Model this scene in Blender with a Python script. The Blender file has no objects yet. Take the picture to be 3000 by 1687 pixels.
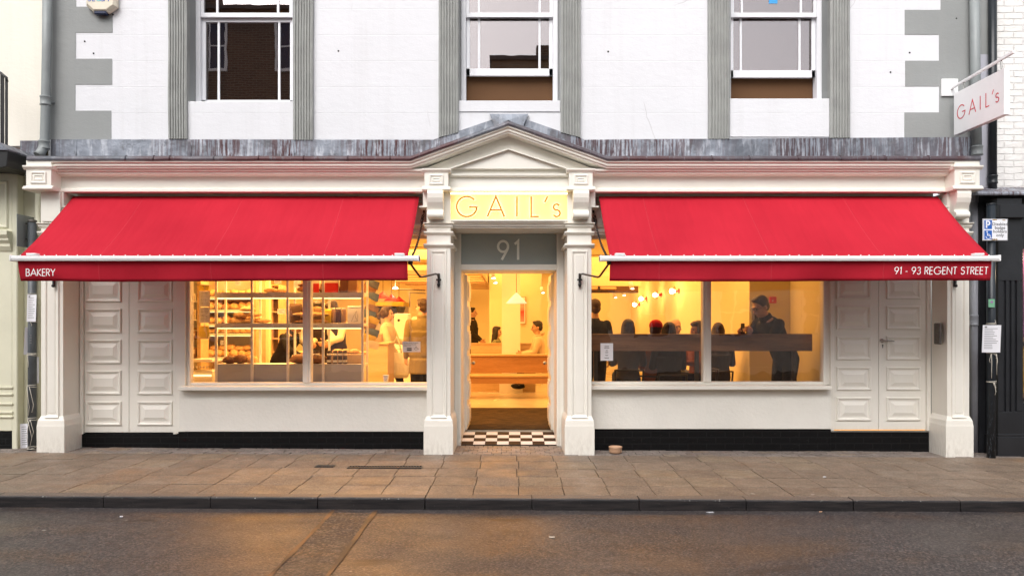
import bpy, bmesh, math, random
from mathutils import Vector, Matrix, noise as mnoise
R = math.radians
random.seed(7)
scene = bpy.context.scene
COL = scene.collection

# ------------------------------------------------------------ camera
CAM_Z = 1.56
cam_d = bpy.data.cameras.new('camera')
cam_d.lens = 27.0
cam_d.sensor_width = 36.0
cam_d.shift_y = 0.0322
cam_d.clip_start = 0.05
cam_d.clip_end = 2000
cam = bpy.data.objects.new('camera', cam_d)
cam.location = (0, 0, CAM_Z)
cam.rotation_euler = (R(90), 0, 0)
COL.objects.link(cam)
scene.camera = cam

# ------------------------------------------------------------ sky and sun (overcast)
SUN_EL, SUN_AZ = 46.0, 200.0          # high, behind the camera
world = bpy.data.worlds.new('World')
scene.world = world
world.use_nodes = True
nt = world.node_tree
for n in list(nt.nodes): nt.nodes.remove(n)
sky = nt.nodes.new('ShaderNodeTexSky')
sky.sky_type = 'NISHITA'
sky.sun_disc = False
sky.sun_elevation = R(SUN_EL)
sky.sun_rotation = R(SUN_AZ)
sky.air_density = 1.0
sky.dust_density = 3.0
hsv = nt.nodes.new('ShaderNodeHueSaturation')
hsv.inputs['Saturation'].default_value = 0.22     # cloud cover takes most of the blue away
bg = nt.nodes.new('ShaderNodeBackground')
bg.inputs['Strength'].default_value = 0.15
wo = nt.nodes.new('ShaderNodeOutputWorld')
nt.links.new(sky.outputs[0], hsv.inputs['Color'])
nt.links.new(hsv.outputs[0], bg.inputs[0])
nt.links.new(bg.outputs[0], wo.inputs[0])
sd = bpy.data.lights.new('sun', 'SUN')
sd.energy = 1.3
sd.angle = R(50)
sd.color = (1.0, 0.965, 0.945)
sun = bpy.data.objects.new('sun', sd)
COL.objects.link(sun)
az = R(SUN_AZ); el = R(SUN_EL)
sdir = Vector((math.sin(az) * math.cos(el), math.cos(az) * math.cos(el), math.sin(el)))
sun.rotation_euler = (-sdir).to_track_quat('-Z', 'Y').to_euler()
sun.location = sdir * 30
vs = scene.view_settings
vs.view_transform = 'Standard'
vs.look = 'None'
vs.gamma = 1
vs.use_curve_mapping = False
vs.exposure = 0.66
scene.render.engine = 'CYCLES'
cy = scene.cycles
cy.max_bounces = 8
cy.diffuse_bounces = 4
cy.glossy_bounces = 4
cy.transparent_max_bounces = 12
cy.sample_clamp_indirect = 4.0
cy.caustics_reflective = False
cy.caustics_refractive = False
cy.use_denoising = True

# ------------------------------------------------------------ coordinates
F = 2250.0            # focal length in photograph pixels (3000 wide)
def X(px, Y): return (px - 1500.0) / F * Y
def Z(py, Y): return CAM_Z + (940.0 - py) / F * Y
def P(px, py, Y): return Vector((X(px, Y), Y, Z(py, Y)))
def gz(x): return -0.005 * x      # the street falls slightly to the right

# ------------------------------------------------------------ mesh builder
class MB:
    def __init__(s):
        s.v = []; s.f = []; s.m = []; s.smooth = []
    def add(s, vs_, fs, mi=0, sm=False):
        b = len(s.v)
        s.v += [tuple(v) for v in vs_]
        for f in fs:
            s.f.append(tuple(b + i for i in f)); s.m.append(mi); s.smooth.append(sm)
        return s
    def box(s, x0, x1, y0, y1, z0, z1, mi=0):
        x0, x1 = min(x0, x1), max(x0, x1); y0, y1 = min(y0, y1), max(y0, y1); z0, z1 = min(z0, z1), max(z0, z1)
        v = [(x0,y0,z0),(x1,y0,z0),(x1,y1,z0),(x0,y1,z0),(x0,y0,z1),(x1,y0,z1),(x1,y1,z1),(x0,y1,z1)]
        return s.add(v, [(0,3,2,1),(4,5,6,7),(0,1,5,4),(1,2,6,5),(2,3,7,6),(3,0,4,7)], mi)
    def quad(s, a, b, c, d, mi=0):
        return s.add([a,b,c,d], [(0,1,2,3)], mi)
    def extrude_x(s, prof, x0, x1, mi=0, sm=False):
        # prof: list of (y,z), closed polygon; extruded along x
        n = len(prof)
        v = [(x0,y,z) for y,z in prof] + [(x1,y,z) for y,z in prof]
        fs = [(i,(i+1)%n,n+(i+1)%n,n+i) for i in range(n)]
        fs += [tuple(range(n-1,-1,-1)), tuple(range(n,2*n))]
        return s.add(v, fs, mi, sm)
    def extrude_path(s, prof, path, mi=0, sm=False):
        # prof (y,z) swept along path [(x,dz)], sheared vertically
        n = len(prof); v = []
        for x, dz in path: v += [(x,y,z+dz) for y,z in prof]
        fs = []
        for k in range(len(path)-1):
            for i in range(n):
                fs.append((k*n+i, k*n+(i+1)%n, (k+1)*n+(i+1)%n, (k+1)*n+i))
        m = (len(path)-1)*n
        fs += [tuple(range(n-1,-1,-1)), tuple(range(m,m+n))]
        return s.add(v, fs, mi, sm)
    def extrude_z(s, prof, z0, z1, mi=0):
        n = len(prof)
        v = [(x,y,z0) for x,y in prof] + [(x,y,z1) for x,y in prof]
        fs = [(i,(i+1)%n,n+(i+1)%n,n+i) for i in range(n)]
        fs += [tuple(range(n-1,-1,-1)), tuple(range(n,2*n))]
        return s.add(v, fs, mi)
    def extrude_y(s, prof, y0, y1, mi=0):
        n = len(prof)
        v = [(x,y0,z) for x,z in prof] + [(x,y1,z) for x,z in prof]
        fs = [(i,(i+1)%n,n+(i+1)%n,n+i) for i in range(n)]
        fs += [tuple(range(n-1,-1,-1)), tuple(range(n,2*n))]
        return s.add(v, fs, mi)
    def tube(s, pts, r, n=8, mi=0, cap=True):
        pts = [Vector(p) for p in pts]
        rs = r if isinstance(r, (list, tuple)) else [r]*len(pts)
        v = []; N = len(pts)
        prev = None
        for i, p in enumerate(pts):
            t = (pts[min(i+1,N-1)] - pts[max(i-1,0)])
            if t.length < 1e-9: t = Vector((0,0,1))
            t.normalize()
            if prev is None:
                a = Vector((0,0,1)) if abs(t.z) < .9 else Vector((1,0,0))
                u = t.cross(a).normalized()
            else:
                u = (prev - t*prev.dot(t))
                u = u.normalized() if u.length > 1e-6 else t.orthogonal().normalized()
            prev = u
            w = t.cross(u)
            for k in range(n):
                an = 2*math.pi*k/n
                v.append(p + (u*math.cos(an) + w*math.sin(an))*rs[i])
        fs = [(i*n+k, i*n+(k+1)%n, (i+1)*n+(k+1)%n, (i+1)*n+k) for i in range(N-1) for k in range(n)]
        s.add(v, fs, mi, True)
        if cap:
            b = len(s.v) - N*n
            s.f.append(tuple(b+k for k in range(n-1,-1,-1))); s.m.append(mi); s.smooth.append(False)
            s.f.append(tuple(b+(N-1)*n+k for k in range(n))); s.m.append(mi); s.smooth.append(False)
        return s
    def lathe(s, prof, c, n=20, mi=0, axis='z', sm=True):
        # prof: [(r,h)]
        v = []
        for r, h in prof:
            for k in range(n):
                a = 2*math.pi*k/n
                d = (r*math.cos(a), r*math.sin(a), h)
                if axis == 'y': d = (d[0], d[2], d[1])
                if axis == 'x': d = (d[2], d[0], d[1])
                v.append((c[0]+d[0], c[1]+d[1], c[2]+d[2]))
        N = len(prof)
        fs = [(i*n+k, i*n+(k+1)%n, (i+1)*n+(k+1)%n, (i+1)*n+k) for i in range(N-1) for k in range(n)]
        s.add(v, fs, mi, sm)
        b = len(s.v) - N*n
        if prof[0][0] > 1e-5: s.f.append(tuple(b+k for k in range(n-1,-1,-1))); s.m.append(mi); s.smooth.append(False)
        if prof[-1][0] > 1e-5: s.f.append(tuple(b+(N-1)*n+k for k in range(n))); s.m.append(mi); s.smooth.append(False)
        return s
    def ball(s, c, r, n=12, m=8, mi=0, rot=None, jit=0, seed=0):
        r = r if isinstance(r, (tuple, list)) else (r,r,r)
        v = []; c = Vector(c)
        for j in range(1, m):
            th = math.pi*j/m
            for k in range(n):
                a = 2*math.pi*k/n
                d = Vector((math.sin(th)*math.cos(a), math.sin(th)*math.sin(a), math.cos(th)))
                q = 1.0
                if jit: q = 1 + jit*mnoise.noise(d*2.3 + Vector((seed*7.1, seed*3.3, 0)))
                d = Vector((d.x*r[0], d.y*r[1], d.z*r[2]))*q
                if rot is not None: d = rot @ d
                v.append(c+d)
        top = Vector((0,0,r[2])); bot = Vector((0,0,-r[2]))
        if rot is not None: top = rot@top; bot = rot@bot
        v += [c+top, c+bot]
        fs = [((j)*n+k, (j+1)*n+k, (j+1)*n+(k+1)%n, j*n+(k+1)%n) for j in range(m-2) for k in range(n)]
        t = (m-1)*n
        fs += [(t, k, (k+1)%n) for k in range(n)]
        fs += [(t+1, (m-2)*n+(k+1)%n, (m-2)*n+k) for k in range(n)]
        return s.add(v, fs, mi, True)
    def build(s, name, mats, parent=None, bevel=0, local=False, mods=None, segs=1):
        me = bpy.data.meshes.new(name)
        off = Vector((0,0,0))
        if parent is not None and not local:
            q = parent
            while q is not None:
                off += q.location; q = q.parent
        me.from_pydata([(v[0]-off.x, v[1]-off.y, v[2]-off.z) for v in s.v], [], s.f)
        mats = mats if isinstance(mats, (list, tuple)) else [mats]
        for m_ in mats: me.materials.append(m_)
        me.polygons.foreach_set('material_index', s.m)
        me.polygons.foreach_set('use_smooth', s.smooth)
        bm = bmesh.new(); bm.from_mesh(me)
        bmesh.ops.recalc_face_normals(bm, faces=bm.faces)
        bm.to_mesh(me); bm.free()
        me.update()
        o = bpy.data.objects.new(name, me)
        COL.objects.link(o)
        if parent is not None: o.parent = parent
        if bevel:
            b = o.modifiers.new('bevel', 'BEVEL'); b.width = bevel; b.segments = segs
            b.limit_method = 'ANGLE'; b.angle_limit = R(40)
        return o

def tag(o, label=None, cat=None, group=None, kind=None):
    if label: o['label'] = label
    if cat: o['category'] = cat
    if group: o['group'] = group
    if kind: o['kind'] = kind
    return o
def thing(name, label, cat, loc=(0,0,0), rz=0, group=None):
    o = bpy.data.objects.new(name, None)
    o.empty_display_size = .1
    COL.objects.link(o)
    o.location = loc; o.rotation_euler = (0,0,rz)
    return tag(o, label, cat, group)
def single(mb, name, mats, label, cat, base=None, group=None, bevel=0, segs=1):
    o = mb.build(name, mats, None, bevel, segs=segs)
    if base is not None:
        b = Vector(base)
        for v in o.data.vertices: v.co -= b
        o.location = b
    return tag(o, label, cat, group)
def dup(root, loc, rz=None, label=None, group=None):
    r = root.copy(); COL.objects.link(r); r.location = loc
    if rz is not None: r.rotation_euler = (0,0,rz)
    if label: r['label'] = label
    if group: r['group'] = group
    for ch in list(root.children):
        c = ch.copy(); COL.objects.link(c); c.parent = r
        for g in list(ch.children):
            d = g.copy(); COL.objects.link(d); d.parent = c
    return r
def struct(mb, name, mats, bevel=0):
    return tag(mb.build(name, mats, None, bevel), kind='structure')

# ------------------------------------------------------------ materials
class NT:
    def __init__(s, name):
        s.mat = bpy.data.materials.new(name); s.mat.use_nodes = True
        s.t = s.mat.node_tree
        for n in list(s.t.nodes): s.t.nodes.remove(n)
        s.out = s.t.nodes.new('ShaderNodeOutputMaterial')
    def n(s, typ, **kw):
        nd = s.t.nodes.new(typ)
        for k, v in kw.items():
            if k.startswith('_'): setattr(nd, k[1:], v)
        for k, v in kw.items():
            if not k.startswith('_'):
                key = int(k[1:]) if k[0] == 'i' and k[1:].isdigit() else k.replace('__', ' ')
                if isinstance(v, bpy.types.NodeSocket): s.t.links.new(v, nd.inputs[key])
                else: nd.inputs[key].default_value = v
        return nd
    def pos(s): return s.n('ShaderNodeNewGeometry').outputs['Position']
    def obj(s): return s.n('ShaderNodeTexCoord').outputs['Object']
    def mapping(s, vec, sc=(1,1,1), rot=(0,0,0), loc=(0,0,0)):
        return s.n('ShaderNodeMapping', Vector=vec, Scale=sc, Rotation=rot, Location=loc).outputs[0]
    def noise(s, vec, scale, detail=4, rough=.55, out=0):
        return s.n('ShaderNodeTexNoise', Vector=vec, Scale=scale, Detail=detail, Roughness=rough).outputs[out]
    def ramp(s, fac, stops):
        nd = s.n('ShaderNodeValToRGB', Fac=fac); cr = nd.color_ramp
        while len(cr.elements) < len(stops): cr.elements.new(.5)
        for e, (p, c) in zip(cr.elements, stops):
            e.position = p
            e.color = (c,c,c,1) if isinstance(c, (int,float)) else (*c, 1)
        return nd.outputs[0]
    def mix(s, fac, a, b, mode='MIX'):
        nd = s.t.nodes.new('ShaderNodeMix'); nd.data_type = 'RGBA'; nd.blend_type = mode
        for i, v in ((0,fac),(6,a),(7,b)):
            if isinstance(v, bpy.types.NodeSocket): s.t.links.new(v, nd.inputs[i])
            else: nd.inputs[i].default_value = v if i == 0 else (*v, 1)
        return nd.outputs[2]
    def math(s, op, a, b=0.0, c=0.0):
        nd = s.t.nodes.new('ShaderNodeMath'); nd.operation = op
        for i, v in enumerate((a,b,c)):
            if isinstance(v, bpy.types.NodeSocket): s.t.links.new(v, nd.inputs[i])
            else: nd.inputs[i].default_value = v
        return nd.outputs[0]
    def bump(s, h, dist, strength=1.0, nrm=None):
        nd = s.n('ShaderNodeBump', Height=h, Distance=dist, Strength=strength)
        if nrm is not None: s.t.links.new(nrm, nd.inputs['Normal'])
        return nd.outputs[0]
    def bsdf(s, col, rough=.5, metal=0, nrm=None, spec=.5, **kw):
        nd = s.t.nodes.new('ShaderNodeBsdfPrincipled')
        def st(k, v):
            if isinstance(v, bpy.types.NodeSocket): s.t.links.new(v, nd.inputs[k])
            else: nd.inputs[k].default_value = (*v,1) if isinstance(v, tuple) and len(v)==3 else v
        st('Base Color', col); st('Roughness', rough); st('Metallic', metal); st('Specular IOR Level', spec)
        if nrm is not None: st('Normal', nrm)
        for k, v in kw.items(): st(k.replace('__',' '), v)
        s.t.links.new(nd.outputs[0], s.out.inputs[0])
        return s.mat
def solid(name, col, rough=.5, metal=0, var=.12, vscale=6, bump=0, bscale=60, spec=.5, coord='pos', stretch=(1,1,1), **kw):
    t = NT(name)
    p = t.pos() if coord == 'pos' else t.obj()
    p = t.mapping(p, stretch)
    nz = t.noise(p, vscale, 5)
    dark = tuple(c*(1-var) for c in col); lite = tuple(min(1, c*(1+var*.5)) for c in col)
    c = t.mix(t.ramp(nz, [(.3,0),(.7,1)]), dark, lite)
    nr = t.bump(t.noise(p, bscale, 4), bump) if bump else None
    rr = t.math('MULTIPLY_ADD', nz, .15, rough-.075)
    return t.bsdf(c, rr, metal, nr, spec, **kw)
def emit(name, col, st):
    t = NT(name)
    e = t.n('ShaderNodeEmission', Color=(*col,1), Strength=st)
    t.t.links.new(e.outputs[0], t.out.inputs[0])
    return t.mat
def glass_mat(name, refl=.08, tint=(1,1,1), wavy=0.0, edge=.5, rough=0.0):
    t = NT(name)
    lw = t.n('ShaderNodeLayerWeight', Blend=.35)
    fac = t.math('MULTIPLY_ADD', lw.outputs['Fresnel'], edge, refl)
    nr = None
    gl = t.n('ShaderNodeBsdfGlossy', Roughness=rough, Color=(1,.93,.94,1))
    if wavy:
        nr = t.bump(t.noise(t.pos(), 2.2, 2), wavy)
        t.t.links.new(nr, gl.inputs['Normal'])
    tr = t.n('ShaderNodeBsdfTransparent', Color=(*tint,1))
    mx = t.n('ShaderNodeMixShader', i0=fac, i1=tr.outputs[0], i2=gl.outputs[0])
    t.t.links.new(mx.outputs[0], t.out.inputs[0])
    return t.mat

M = {}
def mk_materials():
    # rendered upper wall with coursing lines
    def render_wall(name, col, var=.03, lines=True):
        t = NT(name); p = t.pos()
        sx = t.n('ShaderNodeSeparateXYZ', Vector=p)
        big = t.noise(p, 1.3, 4); mid = t.noise(t.mapping(p,(1,1,1.6)), 9, 6, .65); fin = t.noise(p, 70, 3)
        wob = t.math('MULTIPLY', t.noise(p, 3, 3), .012)
        zz = t.math('ADD', sx.outputs[2], wob)
        k = t.math('DIVIDE', t.math('SUBTRACT', zz, Z(408, 9.3)+.006), .3145)
        fr = t.math('ABSOLUTE', t.math('SUBTRACT', t.math('FRACT', t.math('ADD', k, .5)), .5))
        line = t.ramp(fr, [(0,0),(.016,1)]) if lines else None
        h = t.math('ADD', t.math('MULTIPLY', mid, .9), t.math('MULTIPLY', fin, .22))
        h = t.math('ADD', h, t.math('MULTIPLY', big, .8))
        ck = t.n('ShaderNodeTexVoronoi', _feature='DISTANCE_TO_EDGE', Vector=t.mix(.12, t.mapping(p), t.noise(p, 2.5, 4, out=1)), Scale=.55).outputs[0]
        crack = t.ramp(ck, [(0,0),(.004,1)])
        ckm = t.ramp(t.noise(p, .8, 2), [(.6,1),(.64,0)])
        crack = t.math('MAXIMUM', crack, ckm)
        nr = t.bump(h, .007, .7)
        c = t.mix(t.ramp(big, [(.35,0),(.7,1)]), tuple(x*(1-var) for x in col), col)
        streak = t.ramp(t.noise(t.mapping(p,(9,9,.5)), 1.0, 5, .6), [(.5,0),(.75,1)])
        c = t.mix(t.math('MULTIPLY', streak, .11), c, (.42,.40,.38))
        if lines:
            nr = t.bump(line, .003, .5, nr)
            c = t.mix(t.math('MULTIPLY', t.math('SUBTRACT', 1, line), .06), c, (.35,.34,.34))
        nr = t.bump(crack, .003, .6, nr)
        c = t.mix(t.math('MULTIPLY', t.math('SUBTRACT', 1, crack), .35), c, (.30,.28,.27))
        return t.bsdf(c, .72, nrm=nr, spec=.3)
    M['wall_white'] = render_wall('white_render', (.74,.74,.765))
    M['wall_cream'] = render_wall('cream_render', (.78,.74,.655), .06, False)
    M['quoin'] = render_wall('grey_render', (.305,.315,.31), .08, False)
    M['flute'] = solid('grey_fluted_paint', (.33,.335,.32), .7, var=.14, vscale=5, bump=.004, bscale=25, spec=.3)
    M['grey_pipe'] = solid('grey_pipe_paint', (.255,.275,.275), .45, var=.1, bump=.001)
    t = NT('cream_joinery_paint'); p = t.pos()
    n = t.noise(p, 3, 5); zz = t.n('ShaderNodeSeparateXYZ', Vector=p).outputs[2]
    c = t.mix(t.ramp(n,[(.3,0),(.7,1)]), (.80,.77,.695), (.84,.81,.735))
    low = t.math('MULTIPLY', t.ramp(zz,[(0,1),(.32,0)]), t.ramp(t.noise(t.mapping(p,(3,3,1)), 9, 6, .7),[(.42,0),(.68,.42)]))
    c = t.mix(low, c, (.36,.31,.25))
    chip = t.ramp(t.noise(p, 34, 5, .7),[(.70,0),(.74,.55)])
    c = t.mix(chip, c, (.55,.51,.45))
    M['cream'] = t.bsdf(c, .42, nrm=t.bump(t.noise(t.mapping(p,(1,1,.35)), 42, 4), .0009))
    M['cream_rough'] = solid('cream_masonry_paint', (.79,.765,.70), .6, var=.05, vscale=2.5, bump=.004, bscale=28)
    M['white_paint'] = solid('white_window_paint', (.83,.83,.86), .35, var=.02, bump=.0004)
    M['neighbour_cream'] = solid('yellow_cream_paint', (.72,.70,.545), .5, var=.06, vscale=3, bump=.001, bscale=20)
    M['neighbour_upper'] = render_wall('magnolia_render', (.85,.80,.70), .04, False)
    # lead
    def lead(name, stain, vstretch=.9, dk=1.0):
        t = NT(name); p = t.pos()
        a = t.noise(t.mapping(p,(4,4,vstretch)), 3.2, 6, .6)
        b = t.noise(p, 3.5, 5)
        c = t.mix(t.ramp(b,[(.35,0),(.65,1)]), tuple(x*dk for x in (.17,.185,.215)), tuple(x*dk for x in (.36,.39,.45)))
        c = t.mix(t.ramp(a,[(.52,0),(.66,.75)]), c, tuple(x*dk for x in (.58,.60,.66)))
        area = t.ramp(t.noise(t.mapping(p,(1,1,.2)), .8, 3), [(.40,0),(.56,1)])
        d = t.noise(t.mapping(p,(9,9,.6)), 4.1, 6, .7)
        m = t.math('MULTIPLY', t.ramp(d,[(.50-stain,0),(.57-stain,1)]), area)
        c = t.mix(m, c, (.075,.028,.03))
        sx = t.n('ShaderNodeSeparateXYZ', Vector=p).outputs[0]
        wn = t.t.nodes.new('ShaderNodeTexWhiteNoise'); wn.noise_dimensions = '1D'
        t.t.links.new(t.math('FLOOR', t.math('MULTIPLY', sx, .78)), wn.inputs['W'])
        c = t.mix(t.math('MULTIPLY', wn.outputs[0], .45), c, (.085,.095,.115))
        blob = t.ramp(t.noise(p, 6, 4, .65),[(.56,0),(.66,.6)])
        c = t.mix(blob, c, (.10,.095,.10))
        return t.bsdf(c, .5, .2, t.bump(t.noise(p, 9, 5), .014), .4)
    M['lead'] = lead('weathered_lead', .04)
    M['lead_edge'] = lead('dark_lead_edge', .14, 2, .45)
    # awning cloth
    t = NT('red_awning_cloth'); p = t.pos()
    n1 = t.noise(p, 260, 2); n2 = t.noise(t.mapping(p,(1,1,1),(0,0,.3)), .9, 3)
    st = t.noise(t.mapping(p,(1.2,.15,.15),(0,R(25),0)), 2.0, 3)
    c = t.mix(t.ramp(n2,[(.3,0),(.7,1)]), (.40,.014,.028), (.49,.020,.037))
    c = t.mix(t.ramp(n1,[(.35,.12),(.7,0)]), c, (.45,.012,.03))
    sx = t.n('ShaderNodeSeparateXYZ', Vector=p)
    fr = t.math('ABSOLUTE', t.math('SUBTRACT', t.math('FRACT', t.math('DIVIDE', t.math('ADD', sx.outputs[0], .22), 1.18)), .5))
    seam = t.ramp(fr, [(0,1),(.006,0)])
    nr = t.bump(st, .09, .7); nr = t.bump(n1, .0008, .5, nr); nr = t.bump(seam, .003, .8, nr)
    c = t.mix(t.math('MULTIPLY', seam, .09), c, (.9,.2,.22))
    M['awning'] = t.bsdf(c, .9, nrm=nr, spec=.12)
    # translucent component for the cloth
    M['bar_white'] = solid('white_powder_coat', (.90,.90,.90), .35, var=.02)
    M['black_metal'] = solid('black_iron', (.012,.012,.013), .4, var=.3, bump=.001)
    M['bronze'] = solid('dark_bronze_rod', (.06,.042,.03), .35, .7, var=.3)
    M['steel'] = solid('brushed_steel', (.45,.44,.42), .35, 1.0, var=.15)
    M['galv'] = solid('dull_box_metal', (.16,.145,.13), .5, .6, var=.3, vscale=30)
    M['pole_grey'] = solid('dark_grey_pole_paint', (.085,.095,.105), .45, var=.25, vscale=9, bump=.0015)
    M['pole_black'] = solid('black_pole_paint', (.012,.016,.02), .35, var=.4, vscale=9, bump=.0015)
    # chipped lower pole
    t = NT('chipped_black_paint'); p = t.pos(); n = t.noise(t.mapping(p,(2,2,.5)), 22, 6, .7)
    sx = t.n('ShaderNodeSeparateXYZ', Vector=p)
    low = t.ramp(sx.outputs[2], [(0,1),(.75,0)])
    mm = t.math('MULTIPLY', t.ramp(n,[(.55,0),(.62,1)]), low)
    M['pole_chip'] = t.bsdf(t.mix(mm,(.012,.018,.025),(.16,.2,.25)), .4, nrm=t.bump(n,.001))
    t = NT('black_painted_brick'); p = t.pos()
    pm = t.n('ShaderNodeSeparateXYZ', Vector=p)
    cv = t.n('ShaderNodeCombineXYZ', X=pm.outputs[0], Y=pm.outputs[2], Z=0.0)
    bt = t.n('ShaderNodeTexBrick', Vector=cv.outputs[0], Scale=1.0, Color1=(1,1,1,1), Color2=(.9,.9,.9,1), Mortar=(0,0,0,1))
    bt.inputs['Mortar Size'].default_value = .006; bt.inputs['Brick Width'].default_value = .225; bt.inputs['Row Height'].default_value = .075
    bt.inputs['Mortar Smooth'].default_value = .3
    sc = t.ramp(t.noise(t.mapping(p,(2,2,9)), 9, 6, .7), [(.62,0),(.72,1)])
    cc = t.mix(t.math('MULTIPLY', sc, .35), (.003,.003,.0035), (.10,.095,.095)); cc = t.mix(t.ramp(bt.outputs[0],[(.05,.5),(.4,0)]), cc, (.017,.017,.018))
    M['black_brick'] = t.bsdf(cc, .42, spec=.22, nrm=t.bump(bt.outputs[0], .006, .9, t.bump(t.noise(p, 22, 5), .005)))
    t = NT('white_painted_brick'); p = t.pos()
    pm = t.n('ShaderNodeSeparateXYZ', Vector=p)
    cv = t.n('ShaderNodeCombineXYZ', X=t.math('ADD', pm.outputs[0], t.math('MULTIPLY', t.noise(p,6,2), .01)), Y=t.math('ADD', pm.outputs[2], t.math('MULTIPLY', t.noise(p,5,2), .02)), Z=0.0)
    bt = t.n('ShaderNodeTexBrick', Vector=cv.outputs[0], Scale=1.0, Color1=(1,1,1,1), Color2=(.85,.85,.85,1), Mortar=(0,0,0,1))
    bt.inputs['Mortar Size'].default_value = .008; bt.inputs['Brick Width'].default_value = .23; bt.inputs['Row Height'].default_value = .078
    bt.inputs['Mortar Smooth'].default_value = .6
    big = t.noise(p, 2.5, 4)
    cc = t.mix(t.ramp(big,[(.4,0),(.7,1)]), (.78,.76,.73), (.84,.82,.80))
    cc = t.mix(t.ramp(bt.outputs[1],[(.2,0),(1,.16)]), cc, (.45,.42,.38))
    M['white_brick'] = t.bsdf(cc, .6, nrm=t.bump(bt.outputs[0], .010, .9, t.bump(t.noise(p, 16, 5), .012)))
    def brickm(name, c1, c2, mo):
        t = NT(name); p = t.pos(); pm = t.n('ShaderNodeSeparateXYZ', Vector=p)
        cv = t.n('ShaderNodeCombineXYZ', X=t.math('ADD', pm.outputs[0], pm.outputs[1]), Y=pm.outputs[2], Z=0.0)
        bt = t.n('ShaderNodeTexBrick', Vector=cv.outputs[0], Scale=1.0, Color1=(*c1,1), Color2=(*c2,1), Mortar=(*mo,1))
        bt.inputs['Mortar Size'].default_value = .01; bt.inputs['Brick Width'].default_value = .225; bt.inputs['Row Height'].default_value = .075
        return t.bsdf(bt.outputs[0], .8, nrm=t.bump(bt.outputs[1], -.006))
    M['brown_brick'] = brickm('brown_brick', (.12,.07,.05), (.075,.045,.035), (.16,.14,.12))
    M['buff_brick'] = brickm('buff_brick', (.30,.22,.14), (.24,.17,.11), (.25,.22,.18))
    M['slate'] = solid('slate_roof', (.07,.065,.07), .6, var=.3, bump=.01, bscale=8)
    M['black_shop'] = solid('black_shopfront_paint', (.014,.015,.018), .38, var=.25, vscale=4, bump=.0015, bscale=25)
    # pavement
    def slab(name, lo, hi, sp):
        t = NT(name); p = t.pos()
        g = t.n('ShaderNodeNewGeometry')
        rnd = g.outputs['Random Per Island']
        fin = t.noise(p, 75, 4, .75); mid = t.noise(p, 5, 6, .6); big = t.noise(p, .7, 4)
        c = t.mix(rnd, lo, hi)
        c = t.mix(t.ramp(t.math('FRACT', t.math('MULTIPLY', rnd, 17.31)), [(.9,0),(.93,.55)]), c, (.36,.27,.17))
        c = t.mix(t.ramp(mid,[(.35,.55),(.62,0)]), c, tuple(x*.55 for x in lo))
        c = t.mix(t.ramp(fin,[(.40,.5),(.66,0)]), c, tuple(x*.30 for x in lo))
        c = t.mix(t.ramp(fin,[(.66,0),(.76,.35)]), c, (.55,.48,.40))
        rust = t.ramp(t.noise(p, 1.1, 4, .6), [(.56,0),(.72,.5)])
        c = t.mix(rust, c, (.25,.135,.06))
        st_ = t.n('ShaderNodeTexVoronoi', Vector=p, Scale=85).outputs[1]
        c = t.mix(t.math('MULTIPLY', t.ramp(st_,[(.2,1),(.5,0)]), .30), c, (.05,.035,.025)); c = t.mix(t.math('MULTIPLY', t.ramp(st_,[(.6,0),(.9,1)]), .25), c, (.45,.38,.31))
        spn = t.n('ShaderNodeTexVoronoi', Vector=p, Scale=2.4, Randomness=1.0).outputs[0]
        gum = t.ramp(spn, [(.035,1),(.05,0)])
        c = t.mix(t.math('MULTIPLY', gum, .55), c, (.5,.45,.4))
        rough = t.ramp(t.noise(p, 2.1, 5, .6), [(.35,.42),(.62,.72)])
        return t.bsdf(c, rough, nrm=t.bump(t.noise(p, 90, 4, .7), .004, .7, t.bump(mid, .006)), spec=sp)
    M['slab'] = slab('concrete_slab', (.235,.170,.120), (.33,.245,.178), .45)
    M['sett'] = slab('worn_brick_paver', (.26,.215,.19), (.38,.325,.29), .4)
    M['joint'] = solid('dark_joint_grit', (.035,.028,.022), .9, var=.4, vscale=20, bump=.003)
    # kerb
    t = NT('dark_wet_kerb'); p = t.pos(); g = t.n('ShaderNodeNewGeometry')
    fin = t.noise(p, 120, 4, .7); st = t.noise(t.mapping(p,(1.2,4,14)), 3, 5)
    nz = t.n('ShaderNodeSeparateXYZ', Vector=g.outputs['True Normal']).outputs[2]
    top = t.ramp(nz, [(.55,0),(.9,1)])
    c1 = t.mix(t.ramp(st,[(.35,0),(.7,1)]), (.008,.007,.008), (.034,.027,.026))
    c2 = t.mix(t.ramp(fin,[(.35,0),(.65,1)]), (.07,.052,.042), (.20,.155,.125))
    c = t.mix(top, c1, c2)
    edge = t.ramp(nz, [(.15,0),(.35,1),(.75,1),(.95,0)])
    spk = t.ramp(t.n('ShaderNodeTexVoronoi', Vector=p, Scale=34).outputs[0], [(.16,1),(.24,0)])
    spk = t.math('MULTIPLY', spk, t.ramp(t.noise(p, 9, 3),[(.5,0),(.6,1)]))
    c = t.mix(t.math('MULTIPLY', spk, t.math('MULTIPLY_ADD', edge, .8, .04)), c, (.5,.48,.45))
    M['kerb'] = t.bsdf(c, .5, nrm=t.bump(fin, .004), spec=.4)
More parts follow.
